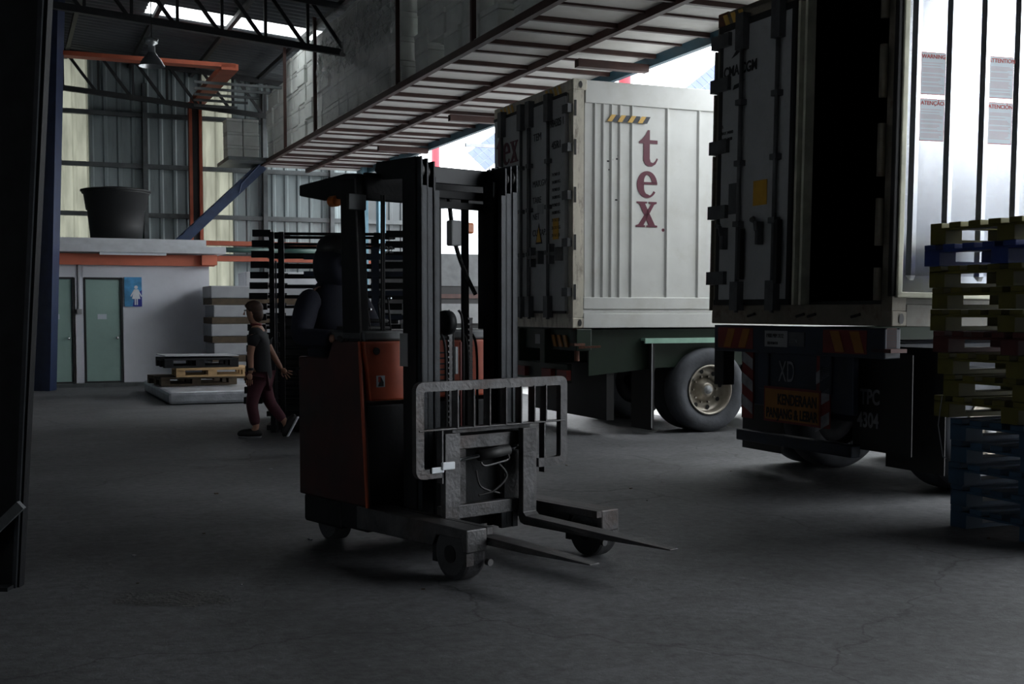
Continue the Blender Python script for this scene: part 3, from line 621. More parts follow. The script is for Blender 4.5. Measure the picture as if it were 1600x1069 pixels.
for y in (.25,.7,1.5): B(.04,.1,y,y+.28,.66,.78).build('tail_lamp',redref,ch1)
for i in range(3): MB().prism([(.2+i*.16,1.06),(.28+i*.16,1.06),(.35+i*.16,1.2),(.27+i*.16,1.2)],'x',.03,.05).build('hazard_stripe',ambref,ch1)
B(.03,.05,.85,1.15,1.08,1.2).build('number_plate',greyl,ch1)
tl=MB(); tl.box(.05,.13,.02,.1,1.1,1.29); tl.box(.02,.16,-.01,.13,1.08,1.11); tl.bar((.08,.0,1.06),(.34,-.05,1.07),.025,.025); tl.cyl((.08,.05,.9),(.08,.05,1.1),.03); tl.build('twist_lock',rust,ch1)
B(.95,3.6,-.02,.45,1.13,1.16).build('fender',mint,ch1,.004); B(.95,3.6,-.03,-.0,1.1,1.16).build('fender_edge',mint,ch1)
B(1.05,1.08,-.02,.5,.05,1.12).build('mud_flap',gasket,ch1); B(1.04,1.05,-.03,-.02,.08,1.1).build('flap_edge',greyl,ch1)
B(.55,.58,1.95,2.42,.3,.85).build('mud_flap',gasket,ch1)
for x in (1.86,3.11,4.36):
    for y in (.1,.42): wheel(ch1,x,y,-1,inner=y>.3)
    for y in (2.0,2.32): wheel(ch1,x,y,1,inner=y<2.1)
    MB().cyl((x,.1,.52),(x,2.3,.52),.07).build('axle',bluechas,ch1)
for x in (9.5,):
    for y in (.4,2.0): B(x,x+.12,y,y+.12,0,.9).build('landing_leg',greenp,ch1)
ch2=empty('container_chassis',(2.907,9.31,0),ang2,'navy blue trailer chassis with hazard boards under the open dark container','trailer')
B(.0,11,.7,.85,.8,1.22).build('main_beam',bluechas,ch2,.01); B(.0,11,1.55,1.7,.8,1.22).build('main_beam',bluechas,ch2,.01)
rb=B(-.02,.14,.05,2.36,1.12,1.36).build('rear_beam',bluechas,ch2,.01)
for i,(y,dirn) in enumerate(((2.2,1),(1.97,1),(.62,-1),(.38,-1))):
    y0=y; MB().prism([(y0,1.16),(y0-.11,1.16),(y0-.11-.07*dirn,1.33),(y0-.07*dirn,1.33)],'x',-.028,-.022).build('hazard_stripe',ambref,ch2)
for y0,y1 in ((1.75,2.3),(.25,.78)): B(-.023,-.018,y0,y1,1.15,1.34).build('hazard_backing',redref,ch2)
pl=B(-.026,-.018,1.25,1.57,1.18,1.32).build('number_plate',greyl,ch2); text('1900 MM X12',.05,inkm,pl,(-.028,1.55,1.26),TEXT_D,sx=.85); text('SISI 8 BATU',.035,inkm,pl,(-.028,1.53,1.2),TEXT_D,sx=.85)
pl2=B(-.026,-.018,1.02,1.23,1.19,1.31).build('number_plate',lockm,ch2); text('LESEN',.05,whiteink,pl2,(-.028,1.22,1.22),TEXT_D,sx=.8)
bk=B(.02,.08,.45,1.92,.65,1.13).build('rear_board',bluechas,ch2,.01)
def vstripes(y0,y1,dirn):
    pnl=B(.005,.02,y0,y1,.52,1.12).build('reflector_board',redref,ch2)
    for i in range(3):
        z=.56+i*.2; MB().prism([(y0,z),(y1,z+.1*dirn),(y1,z+.1+.1*dirn),(y0,z+.1)] if 0 else [(y0,z),(y1,z+.08*dirn),(y1,z+.1+.08*dirn),(y0,z+.1)],'x',.0,.005).build('white_stripe',whiteink,pnl)
vstripes(1.78,1.95,1); vstripes(.72,.89,-1)
text('XD',.26,whiteink,bk,(.015,1.42,.88),TEXT_D,sx=.6)
sgn=B(-.004,.02,0.82,1.6,.52,.83).build('vehicle_sign',redref,ch2); B(-.008,-.004,0.84,1.58,.54,.81).build('sign_face',ambref,sgn)
text('KENDERAAN',.13,inkm,sgn,(-.01,1.4,.68),TEXT_D,sx=.7,bold=.003); text('PANJANG & LEBAR',.12,inkm,sgn,(-.01,1.56,.56),TEXT_D,sx=.7,bold=.003)
B(.5,.508,-.06,.6,.2,1.2).build('mud_flap',gasket,ch2)
fp=B(.2,.208,-.02,.66,.36,1.15).build('mud_flap',gasket,ch2); text('TPC',.17,whiteink,fp,(.195,.57,.74),TEXT_D,sx=.75,bold=.004); text('4304',.17,whiteink,fp,(.195,.6,.55),TEXT_D,sx=.75,bold=.004)
B(.05,.15,.5,2.1,.3,.4).build('underrun_bar',bluechas,ch2,.01)
B(.3,.33,1.75,2.35,.19,.9).build('mud_flap',gasket,ch2)
mb=MB(); mb.box(.0,.1,.05,.17,1.2,1.36); mb.box(-.02,.14,-.02,.2,1.17,1.2); mb.build('twist_lock',mat('dark_red_lock',(.06,.008,.006),.6),ch2); B(.0,.12,CW-.2,CW-.05,.8,1.36).build('twist_lock_block',gasket,ch2)
for x in (1.1,2.4,3.7):
    for y in (.14,.46): wheel(ch2,x,y,-1,inner=y>.3)
    for y in (2.0,2.32): wheel(ch2,x,y,1,inner=y<2.1)
    MB().cyl((x,.1,.52),(x,2.3,.52),.07).build('axle',bluechas,ch2)
for y in (.4,2.0): B(9.5,9.62,y,y+.12,0,.9).build('landing_leg',bluechas,ch2)
# ---------------------------------------------------------------- plastic pallets (right)
def pallet_mb(L=1.2,Wd=1.0,H=.146):
    m=MB(); th=.036
    for y0,y1 in ((0,.15),(.425,.575),(Wd-.15,Wd)):
        for x0,x1 in ((0,.15),(.525,.675),(L-.15,L)): m.box(x0,x1,y0,y1,.02,H-th)
        m.box(0,L,y0,y1,0,.032)
    for k in range(7): y=k*(Wd-.11)/6; m.box(0,L,y,y+.11,H-th,H)
    for x0,x1 in ((0,.13),(.535,.665),(L-.13,L)): m.box(x0,x1,0,Wd,H-th-.018,H-th)
    return m
ordn=['topmost','second from the top','third from the top','fourth from the top','fifth from the top','sixth from the top','seventh from the top','eighth from the top','ninth from the top','tenth from the top','eleventh from the top','twelfth from the top','thirteenth from the top','lowest']
seq=[(palyel,'yellow',.26),(palblue,'dark blue',.29),(palyel,'yellow',.25),(palyel,'yellow',.235),(palyel,'yellow',.225),(palred,'maroon',.19),(palyel,'yellow',.14),(palyel,'yellow',.09),(palyel,'yellow',.19),(palblue2,'faded blue',.02),(palblue2,'faded blue',.01),(palblue2,'faded blue',.01),(palblue2,'faded blue',0),(palblue2,'faded blue',.0)]
proto={}
for i,(m,cn,off) in enumerate(seq):
    if m.name not in proto:
        o=pallet_mb(1.0,1.2,.149).build('plastic_pallet',m,None,.004); proto[m.name]=o
    else: o=proto[m.name].copy(); COL.objects.link(o)
    z=(13-i)*.1505+.001
    o.location=W(5.35+off,6.05+random.uniform(-.01,.01),z); o.rotation_euler=(0,0,TH+random.uniform(-.008,.008))
    tag(o,f'{cn} plastic pallet, {ordn[i]} in the tall stack at the right edge','pallet','pallets in the tall stack at the right')
mb=MB(); mb.tube([W(6.62,6.02,.9),W(6.63,6.0,.7),W(6.6,6.02,.48),W(6.58,6.03,.47)],.004); o=mb.build('loose_strap',whiteink); 
tag(o,'thin pale strap hanging down the corner of the pallet stack','strap')
# ---------------------------------------------------------------- pallets and wrapped slab by the washrooms
o=MB(); NX=10
vs=[];fs=[]
sl=B(0,3.2,0,3.6,0,.2).build('wrapped_slab_load',foil,None,.05); sl.location=W(19.7,2.38,.005); sl.rotation_euler=ROT; tag(sl,'low flat load in silver plastic wrap on the floor before the washrooms','wrapped load')
pw=pallet_mb(1.3,1.1,.15)
p1=pw.build('wooden_pallet',woodd,None,.003); p1.location=W(21.2,2.45,.21); p1.rotation_euler=(0,0,TH+.1); tag(p1,'dark wooden pallet lying directly on the silver wrapped load','pallet','pallets on the wrapped load')
p2=pallet_mb(1.25,1.0,.15).build('wooden_pallet',wood,None,.003); p2.location=W(21.05,2.68,.365); p2.rotation_euler=(0,0,TH-.05); tag(p2,'raw yellow wooden pallet in the middle of the small stack','pallet','pallets on the wrapped load')
p3=pallet_mb(1.25,1.0,.16).build('plastic_pallet',black,None,.003); p3.location=W(21.15,2.5,.52); p3.rotation_euler=(0,0,TH+.03); tag(p3,'black pallet on top of the small stack before the washrooms','pallet','pallets on the wrapped load')
o=B(0,1.25,0,.9,0,.015).build('grey_sheet',boardw); o.location=W(21.2,2.52,.715); o.rotation_euler=(0,.01,TH+.05); tag(o,'thin pale sheet lying over the black pallet','sheet')
# white board stacks behind the walker
for k in range(5):
    z=.25+k*.37
    o=B(0,1.9,0,1.1,0,.24).build('wrapped_board_stack',boardw,None,.02); o.location=W(23.95,3.72+.05*(k%2),z-.0); o.rotation_euler=(0,0,TH+random.uniform(-.02,.02)); tag(o,f'white wrapped board bundle, {["lowest","second from the floor","middle one","fourth from the floor","topmost"][k]} in the pile behind the walking person','board bundle','white board bundles')
    p=B(0,1.9,0,1.1,0,.12).build('bearer_pallet',woodd,None); p.location=W(23.95,3.74,z-.125); p.rotation_euler=ROT; tag(p,f'dark bearer pallet under the {["lowest","second","middle","fourth","topmost"][k]} white board bundle','pallet','dark bearer pallets between the board bundles')
o=B(0,2.2,0,.9,0,2.3).build('panel_crate',boardw,None,.02); o.location=W(25.6,4.7,0); o.rotation_euler=ROT; tag(o,'large pale grey panel crate standing behind the black frames','crate')
# black nested frames
def frame_proto():
    t=empty('stacking_frame',(0,0,0),0,'x','stacking frame')
    B(.1,1.72,-.02,.02,0,.035).build('long_bar',black,t); B(.1,1.72,.72,.76,0,.035).build('long_bar',black,t)
    mb=MB(); mb.box(-.02,.2,-.1,.02,-.02,.06); mb.prism([(.12,.70),(.3,.70),(.37,.76),(.3,.82),(.12,.82)],'z',-.0,.07); mb.box(.12,.17,0,.8,.0,.05); mb.build('end_bracket',black,t)
    mb=MB(); mb.box(1.6,1.85,-.1,.02,-.02,.06); mb.prism([(1.7,.70),(1.5,.70),(1.44,.76),(1.5,.82),(1.7,.82)],'z',.0,.07); mb.box(1.64,1.69,0,.8,.0,.05); mb.build('end_bracket',black,t)
    return t
fp0=frame_proto()
N=17
names=['lowest','second','third','fourth','fifth','sixth','seventh','eighth','ninth','tenth','eleventh','twelfth','thirteenth','fourteenth','fifteenth','sixteenth','topmost']
for k in range(N):
    c=fp0 if k==0 else copytree(fp0)
    c.location=(-3.28+.008*k+.0*k, 14.95, .37+k*.128); c.rotation_euler=(0,0,R(6))
    c['label']=f'black steel stacking frame, {names[k]}'+('' if k in (0,16) else ' from the floor')+' in the tall stack behind the forklift'; c['group']='black stacking frames'
t=empty('frame_rack',(-3.22,14.95,0),R(6),'black upright posts holding the tall stack of frames','rack')
for x,y in ((.28,-.13),(.4,-.14),(1.55,-.13),(.3,.9),(1.5,.9)): B(x-.03,x+.03,y-.025,y+.025,0,2.45).build('post',black,t)
mb=MB(); mb.box(.32,.34,-.16,-.14,0,2.1); mb.build('guide_rail',mastm,t)
for z in (.03,.2): B(.2,1.6,-.15,.9,z,z+.06).build('base_frame',black,t)
text('A02',.12,whiteink,t,(1.56,-.165,2.2),TEXT_X)
o=B(0,1.7,0,1.0,0,1.42).build('shade_block',mat('painted_shade_dark',(.025,.026,.03),.7,bump=.5,bscale=5),None,.04); o.location=(-3.2,16.1,0); o.rotation_euler=(0,0,R(6)); tag(o,'dark block standing for the shadow behind the black frame stack','crate')  # dark block added for the shadow among the things behind the frames
# navy frame further right
t=empty('frame_trolley',(-1.8,12.6,0),R(8),'navy blue steel trolley frame between the operator and the mast','trolley')
for x in (0,.35): B(x,x+.07,0,.07,0,2.15).build('post',bluechas,t)
for z in (.4,.8,1.15,1.4,1.65,1.85,2.02): B(-.35,.75,-.02,.02,z,z+.05).build('cross_bar',bluechas,t)
for k in range(8): B(-.3+k*.1,-.285+k*.1,.03,.05,.1,1.4).build('vertical_rod',bluechas,t)
# ---------------------------------------------------------------- foreground black upright on the left
t=empty('steel_upright',(-2.75,6.5,0),0,'black steel upright with grey edge rails at the left border, out of reach of light','steel post')
def slab(x0,x1,top0,top1,y0,y1,z1,m,name):
    MB().add([(x0,y0,0),(x1,y0,0),(x1,y1,0),(x0,y1,0),(top0,y0,z1),(top1,y0,z1),(top1,y1,z1),(top0,y1,z1)],[(0,3,2,1),(4,5,6,7),(0,1,5,4),(1,2,6,5),(2,3,7,6),(3,0,4,7)]).build(name,m,t)
slab(-.3,.082,-.08,.337,0,.07,3.6,black,'post')
slab(.05,.07,.29,.315,-.02,-.0,3.6,mastm,'edge_rail'); slab(-.1,-.085,-.005,.015,-.02,-.0,3.6,mastm,'edge_rail')
MB().bar((-.35,-.05,-.05+.06),(.125,-.05,.46),.04,.05).build('brace',girtm,t)
B(-.4,.06,-.1,.1,0,.02).build('base_plate',black,t)
# ---------------------------------------------------------------- reach truck
fk=empty('reach_truck',(.2,6.932,0),math.atan2(-.766,.643),'orange and black stand-on reach truck with twin forks and load backrest','forklift')
# local: x forward, y left (away from camera side), z up ; r = -y
def Y(r): return -r
# straddle arms
for r0,r1 in ((.585,.44),(-.585,-.44)):
    y0,y1=Y(r0),Y(r1); sgnr=1 if r0>0 else -1
    mb=MB(); mb.prism([(-1.1,.16),(-1.1,.3),(0,.3),(0,.17),(-.03,.17),(-.05,.24),(-.28,.24),(-.32,.17)],'y',min(y0,y1),max(y0,y1)); 
    o=mb.build('straddle_arm',forkm,fk,.008)
    inn=Y(r1-sgnr*.04); MB().box(-1.1,0,min(inn,y1),max(inn,y1),.26,.3).build('arm_flange',forkm,o)
    # load wheel assembly
    B(-.02,.0,y0+(.0 if sgnr>0 else -.05),y0+(.05 if sgnr>0 else 0),.1,.17).build('wheel_guard',forkm,o)
    w0=MB(); yc=(y0+y1)/2; w0.lathe([(0,-.07),(.12,-.07),(.142,-.062),(.148,-.045),(.148,.045),(.142,.062),(.12,.07),(0,.07)],(-.15,yc,.148),'y',40)
    wo=w0.build('load_wheel',rubber,fk,smooth=False); MB().lathe([(0,-.075),(.05,-.075),(.05,.075),(0,.075)],(-.15,yc,.148),'y',20).build('hub',black,wo)
    B(-.34,-.3,min(y0,y1)+.02,max(y0,y1)-.02,.08,.24).build('wheel_bracket',black,o)
    MB().cyl((.0,Y(r1)-.0,.11),(.03,Y(r1),.11),.02).build('axle_bolt',forkm,o)
# chassis / battery box
B(-1.35,-1.02,Y(.56),Y(-.56),.14,.92).build('battery_compartment',black,fk,.01)
B(-1.78,-1.35,Y(.5),Y(-.56),.26,.9).build('rear_chassis',black,fk,.02)
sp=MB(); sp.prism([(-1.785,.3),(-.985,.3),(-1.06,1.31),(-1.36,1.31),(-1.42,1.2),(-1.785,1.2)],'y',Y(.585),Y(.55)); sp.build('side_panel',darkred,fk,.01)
e=MB(); e.bar((-.978,Y(.585),.3),(-1.053,Y(.585),1.31),.012,.02); e.build('panel_edge_trim',orange,fk)
B(-1.785,-1.36,Y(.56),Y(.53),.3,1.2).build('panel_backing',black,fk)
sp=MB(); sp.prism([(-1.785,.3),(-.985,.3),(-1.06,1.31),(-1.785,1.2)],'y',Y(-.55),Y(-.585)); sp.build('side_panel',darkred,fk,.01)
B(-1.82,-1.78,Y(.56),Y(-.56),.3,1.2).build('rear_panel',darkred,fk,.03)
B(-1.76,-1.3,Y(.57),Y(-.57),.12,.3).build('bottom_skirt',black,fk,.02)
mb=MB(); mb.lathe([(0,-.06),(.11,-.06),(.13,-.05),(.13,.05),(.11,.06),(0,.06)],(-1.62,Y(.42),.13),'y',32); mb.build('drive_wheel',rubber,fk)
mb=MB(); mb.lathe([(0,-.06),(.11,-.06),(.13,-.05),(.13,.05),(.11,.06),(0,.06)],(-1.62,Y(-.42),.13),'y',32); mb.build('drive_wheel',rubber,fk)
# orange front cowl
cw=MB(); cw.prism([(Y(.535),.945),(Y(.6)+.02,1.31),(Y(-.5),1.31),(Y(-.5),.945)],'x',-1.22,-1.0); co=cw.build('front_cowl',orange,fk,.012)
MB().cyl((-1.0,Y(.5),1.25),(-.99,Y(.5),1.25),.022,n=18).build('lock_plug',gasket,co)
q=B(-1.0,-.996,Y(.5),Y(.44),1.03,1.1).build('warning_label',paperm,co); MB().prism([(Y(.49),1.035),(Y(.45),1.035),(Y(.45),1.06),(Y(.47),1.095)],'x',-.996,-.994).build('label_mark',inkm,q); MB().box(-.996,-.994,Y(.488),Y(.47),1.06,1.095).build('label_figure',redink,q)
for k in range(8): B(-1.0,-.99,Y(.09),Y(-.08),.98+k*.035,.99+k*.035).build('vent_slot',gasket,co)
B(-1.5,-1.02,Y(.57),Y(-.5),1.31,1.375).build('dashboard',lockm,fk,.015)
for k,(r,h) in enumerate(((.46,.13),(.38,.17),(.31,.2))):
    lv=MB().tube([(-1.12,Y(r),1.37),(-1.15,Y(r),1.37+h)],.006).build('control_lever',gasket,fk); MB().lathe([(0,-.012),(.014,-.004),(.014,.008),(0,.014)],(-1.15,Y(r-.015),1.37+h),'z',12).build('lever_knob',chrome,lv,smooth=True)
MB().lathe([(.1,0),(.11,.012),(.1,.024),(.09,.012),(.1,0)],(-1.35,Y(.3),1.42),'z',28).build('steering_wheel',gasket,fk,smooth=True)
B(-1.42,-1.12,Y(.52),Y(.3),1.375,1.4).build('armrest_pad',gasket,fk,.01)
# overhead guard
g=MB(); g.prism([(-1.8,2.24),(-1.8,2.31),(-1.25,2.34),(-1.12,2.33),(-1.12,2.18),(-1.3,2.19),(-1.5,2.19)],'y',Y(.56),Y(.5)); g.prism([(-1.8,2.24),(-1.8,2.31),(-1.25,2.34),(-1.12,2.33),(-1.12,2.18),(-1.3,2.19),(-1.5,2.19)],'y',Y(-.5),Y(-.56)); 
g.box(-1.2,-1.12,Y(.5),Y(-.5),2.18,2.32); g.box(-1.8,-1.74,Y(.5),Y(-.5),2.24,2.31)
for k in range(5): g.box(-1.8,-1.15,Y(.36)+k*.17,Y(.33)+k*.17,2.27,2.31)
g.box(-1.14,-1.1,Y(.5),Y(.05),2.17,2.34); g.build('overhead_guard',black,fk,.01)
MB().prism([(-1.27,1.25),(-1.06,1.25),(-1.12,2.3),(-1.29,2.3)],'y',Y(.57),Y(.5)).build('guard_pillar',black,fk,.01)
MB().bar((-1.055,Y(.57),1.3),(-1.115,Y(.57),2.3),.008,.012).build('pillar_edge_strip',forkm,fk)
MB().prism([(-1.27,1.25),(-1.06,1.25),(-1.12,2.3),(-1.27,2.3)],'y',Y(-.5),Y(-.56)).build('guard_pillar',black,fk,.01)
B(-1.79,-1.73,Y(-.48),Y(-.54),1.2,2.28).build('guard_pillar',black,fk)
MB().lathe([(0,-.035),(.035,-.035),(.035,.03),(.028,.035),(0,.035)],(-1.38,Y(.55),2.18),'x',16).build('indicator_lamp',amber,fk)
mr=MB(); mr.box(-1.07,-1.05,Y(.66),Y(.53),2.1,2.2); mo=mr.build('rear_view_mirror',gasket,fk,.01); B(-1.05,-1.046,Y(.655),Y(.535),2.105,2.195).build('mirror_glass',lockm,mo)
# mast
mast=bpy.data.objects.new('mast',None); COL.objects.link(mast); mast.parent=fk
for sg in (1,-1):
    # three nested channels each side; rails in r from .24 to .375
    for j,(r0,r1,x0,x1,zt) in enumerate(((.375,.333,-.87,-.70,2.41),(.329,.287,-.86,-.705,2.40),(.283,.24,-.85,-.70,2.385))):
        o=MB(); a,b=sorted((Y(sg*r0),Y(sg*r1)))
        o.box(x1-.03,x1,a,b,.12,zt-.17); o.box(x0,x0+.03,a,b,.12,zt)
        web=(a,a+.012) if (sg>0) else (b-.012,b)
        o.box(x0,x1,web[0],web[1],.12,zt); 
        o.build('mast_channel',mastm if 1 else black,mast,.002)
        if j<2:
            rc=(Y(sg*r0)+Y(sg*r1))/2; MB().lathe([(0,-.014),(.05,-.014),(.055,0),(.05,.014),(0,.014)],(x1-.06,rc,zt-.08),'y',24).build('mast_roller',forkm,mast,smooth=True)
    B(-.875,-.74,min(Y(sg*.39),Y(sg*.376)),max(Y(sg*.39),Y(sg*.376)),.3,2.41).build('mast_side_plate',black,mast,.004)
    B(-.86,-.76,min(Y(sg*.238),Y(sg*.222)),max(Y(sg*.238),Y(sg*.222)),.3,2.3).build('mast_side_plate',black,mast)
B(-.9,-.87,Y(.36),Y(-.36),2.28,2.38).build('cross_member',mat('dark_cross_steel',(.018,.021,.027),.55,0,.3),mast,.004); B(-.9,-.87,Y(.3),Y(-.3),2.19,2.24).build('cross_member',black,mast,.004); B(-.9,-.87,Y(.33),Y(-.33),2.13,2.17).build('cross_member',black,mast)
MB().prism([(-1.17,2.36),(-1.15,2.41),(-.87,2.41),(-.87,2.29),(-1.08,2.3)],'y',Y(.39),Y(.37)).build('mast_head_plate',black,mast)
B(-.93,-.9,Y(.12),Y(.04),2.13,2.22).build('hose_bracket',black,mast,.008)
B(-.87,-.82,Y(.3),Y(-.3),.5,.62).build('cross_member',black,mast); B(-.87,-.82,Y(.3),Y(-.3),.14,.3).build('cross_member',black,mast)
for r in (.13,-.13): MB().cyl((-.93,Y(r),.2),(-.93,Y(r),2.2 if r<0 else 1.4),.026,n=14).build('lift_cylinder',black,mast,smooth=True)
B(-1.06,-1.0,Y(.42),Y(.385),1.9,2.05).v
mb=MB(); mb.stube([(-.9,Y(.02),2.2),(-.9,Y(-.02),1.95),(-.9,Y(-.1),1.75),(-.9,Y(-.19),1.6)],.014); mb.build('hydraulic_hose',gasket,mast,smooth=True)
for r in (.41,.425): MB().tube([(-1.04,Y(r),2.2),(-1.05,Y(r),1.3),(-1.04,Y(r+.02),1.0)],.008).build('hydraulic_hose',gasket,mast)
for r in (.075,.02,-.06,-.1,-.17):
    z1=1.5 if r in(.02,-.06) else 1.35; mb=MB(); mb.stube([(-.86,Y(r),.5),(-.86,Y(r),z1-.15),(-.88,Y(r+.02),z1)],.008); mb.build('hydraulic_hose',gasket,mast)
for r in (.045,-.115):
    mb=MB(); z=.5
    while z<1.42:
        mb.box(-.87,-.85,Y(r+.012),Y(r-.012),z,z+.022); mb.box(-.865,-.855,Y(r+.018),Y(r-.018),z+.022,z+.034); z+=.034
    mb.build('lift_chain',forkm,mast)
MB().lathe([(0,-.03),(.075,-.03),(.08,0),(.075,.03),(0,.03)],(-.88,Y(.06),1.42),'y',24).build('chain_pulley',black,mast,smooth=True)
B(-.87,-.86,Y(-.04),Y(-.05),.75,1.3).build('red_gauge_strip',redref,mast); B(-.87,-.86,Y(.0),Y(-.02),1.1,1.27).build('capacity_plate',greyl,mast)
wl=B(-.93,-.87,Y(0.02),Y(-.06),1.9,2.06).build('work_lamp',greyl,mast,.01); B(-1.15,-1.1,Y(-.28),Y(-.34),2.0,2.07).build('indicator_lamp',amber,fk,.01)
B(-1.0,-.999,Y(.39),Y(.39)+.001,1.2,1.38).v
pt=MB().prism([(-.9,1.16),(-.82,1.16),(-.82,1.36),(-.9,1.36)],'y',Y(.395),Y(.391)); po=pt.build('capacity_plate',greyl,mast)
# carriage and forks
crg=bpy.data.objects.new('fork_carriage',None); COL.objects.link(crg); crg.parent=fk
B(-.52,-.47,Y(.4),Y(-.27),.68,.76).build('upper_bar',forkm,crg,.004); B(-.52,-.46,Y(.4),Y(-.27),.27,.35).build('lower_bar',forkm,crg,.004)
B(-.53,-.5,Y(.3),Y(.2),.35,.68).build('carriage_plate',forkm,crg); B(-.53,-.5,Y(-.1),Y(-.22),.35,.68).build('carriage_plate',forkm,crg); B(-.62,-.56,Y(.33),Y(-.3),.3,.8).build('carriage_back',black,crg)
B(-.54,-.46,Y(.33),Y(-.27),.78,.8).build('shift_rail',forkm,crg)
cy=MB().cyl((-.44,Y(.15),.635),(-.44,Y(-.08),.655),.032,n=18); cyo=cy.build('side_shift_cylinder',gasket,crg,smooth=True); MB().cyl((-.44,Y(.3),.622),(-.44,Y(-.2),.665),.011,n=12).build('cylinder_rod',chrome,cyo,smooth=True)
mb=MB(); mb.stube([(-.42,Y(.15),.6),(-.42,Y(.12),.575),(-.42,Y(.02),.585),(-.42,Y(-.06),.6),(-.42,Y(-.06),.63)],.007); mb.build('hydraulic_pipe',forkm,crg)
mb=MB(); mb.stube([(-.44,Y(.0),.58),(-.42,Y(-.05),.5),(-.42,Y(.05),.42),(-.44,Y(.15),.4)],.008); mb.stube([(-.44,Y(.17),.55),(-.43,Y(.14),.45),(-.43,Y(.0),.4)],.006); mb.build('hydraulic_hose',gasket,crg)
def fork(r):
    a,b=sorted((Y(r+.054),Y(r-.054)))
    m=MB(); m.prism([(-.44,.785),(-.44,.235),(-.425,.205),(-.39,.195),(.3,.2),(.79,.212),(.79,.218),(.35,.235),(-.37,.25),(-.395,.27),(-.395,.785)],'y',a,b)
    # taper tip
    m.v=[(x,( (y-Y(r))*.62+Y(r)) if x>.7 else y,z) for x,y,z in m.v]
    return m.build('fork',forkm,crg,.003)
fork(.377); fork(-.213)
# load backrest
br=bpy.data.objects.new('load_backrest',None); COL.objects.link(br); br.parent=fk
L0,L1,zt,zb=.632,-.526,1.09,.535; xb=-.42
bw=.055
def fb(r0,r1,z0,z1,name='frame_bar',th=.012): return B(xb-th/2,xb+th/2,Y(r0),Y(r1),z0,z1).build(name,forkm,br,.003)
def rr():
    # rounded rectangular flat-bar ring open at the bottom middle
    mb=MB(); rad=.05; pts=[]
    def arc(cx,cz,a0,a1,n=6): return [(cx+rad*math.cos(R(a0+(a1-a0)*i/n)),cz+rad*math.sin(R(a0+(a1-a0)*i/n))) for i in range(n+1)]
    y0,y1=Y(L0),Y(L1)
    outer=[(Y(.44),zb)]+arc(y0+rad,zb+rad,270,180)+arc(y0+rad,zt-rad,180,90)+arc(y1-rad,zt-rad,90,0)+arc(y1-rad,zb+rad,0,-90)+[(Y(-.29),zb)]
    rad2=.012
    def arc2(cx,cz,a0,a1,n=6): return [(cx+rad2*math.cos(R(a0+(a1-a0)*i/n)),cz+rad2*math.sin(R(a0+(a1-a0)*i/n))) for i in range(n+1)]
    k=bw
    inner=[(Y(.44),zb+k)]+arc2(y0+k+rad2,zb+k+rad2,270,180)+arc2(y0+k+rad2,zt-k-rad2,180,90)+arc2(y1-k-rad2,zt-k-rad2,90,0)+arc2(y1-k-rad2,zb+k+rad2,0,-90)+[(Y(-.29),zb+k)]
    n=len(outer); h=.02
    vs=[(xb-h,*p) for p in outer]+[(xb-h,*p) for p in inner]+[(xb+h,*p) for p in outer]+[(xb+h,*p) for p in inner]; fs=[]
    for i in range(n-1): fs+=[(i,i+1,n+i+1,n+i),(2*n+i,3*n+i,3*n+i+1,2*n+i+1),(i,2*n+i,2*n+i+1,i+1),(n+i,n+i+1,3*n+i+1,3*n+i)]
    fs+=[(0,n,3*n,2*n),(n-1,3*n-1,4*n-1,2*n-1)]
    return mb.add(vs,fs)
rr().build('outer_frame',forkm,br)
fb(L0-.02,L1+.02,.808,.818,'middle_bar',.05)
for r in (.34,.22,.1,-.025,-.145,-.25,-.345): B(xb-.03,xb+.03,Y(r+.004),Y(r-.004),.815,1.04).build('vertical_bar',forkm,br)
for r in (.445,-.34): B(xb-.03,xb+.02,Y(r+.005),Y(r-.005),.5,.815).build('vertical_bar',forkm,br)
tp=MB(); tp.box(xb+.02,xb+.03,Y(.53),Y(.44),.565,.6); tp.box(xb+.02,xb+.04,Y(.46),Y(.37),.58,.625); tp.build('tape_patch',signwhite,br,.008)
# ---------------------------------------------------------------- operator
F=fk.matrix_world
bpy.context.view_layer.update()
op=empty('person',fk.matrix_world@Vector((-1.7,Y(.37),.32)),fk.rotation_euler[2],'person in a dark hooded jacket and cap driving the reach truck','person')
# local x forward, z up, y left
bod=[(0,0,.78,.14,.11),(0,0,.95,.13,.15),(.02,0,1.12,.12,.17),(.01,0,1.27,.11,.15),(.02,0,1.36,.055),(.05,0,1.47,.08,.075),(.065,0,1.58,.09,.075),
 (.0,.18,1.25,.04),(.07,.26,1.02,.035),(.3,.21,.98,.03),(.36,.19,.98,.028),
 (.0,-.18,1.25,.04),(.05,-.27,1.0,.035),(.28,-.21,1.0,.03),(.34,-.19,1.0,.028),
 (.02,.1,.72,.09),(.08,.1,.42,.065),(.0,.1,.1,.05),(.12,.1,.04,.045),
 (.02,-.1,.72,.09),(.08,-.1,.42,.065),(.0,-.1,.1,.05),(.12,-.1,.04,.045)]
ed=[(0,1),(1,2),(2,3),(3,4),(4,5),(5,6),(3,7),(7,8),(8,9),(9,10),(3,11),(11,12),(12,13),(13,14),(0,15),(15,16),(16,17),(17,18),(0,19),(19,20),(20,21),(21,22)]
skinobj('body',bod,ed,skin,op)
jk=[(0,0,.6,.17,.16),(0,0,.95,.16,.19),(.01,0,1.12,.155,.2),(.0,0,1.27,.13,.18),(.02,0,1.40,.115),
 (.0,.19,1.24,.095),(.07,.27,1.02,.078),(.33,.2,.98,.06),(.0,-.19,1.24,.095),(.05,-.28,1.0,.078),(.32,-.2,1.0,.06)]
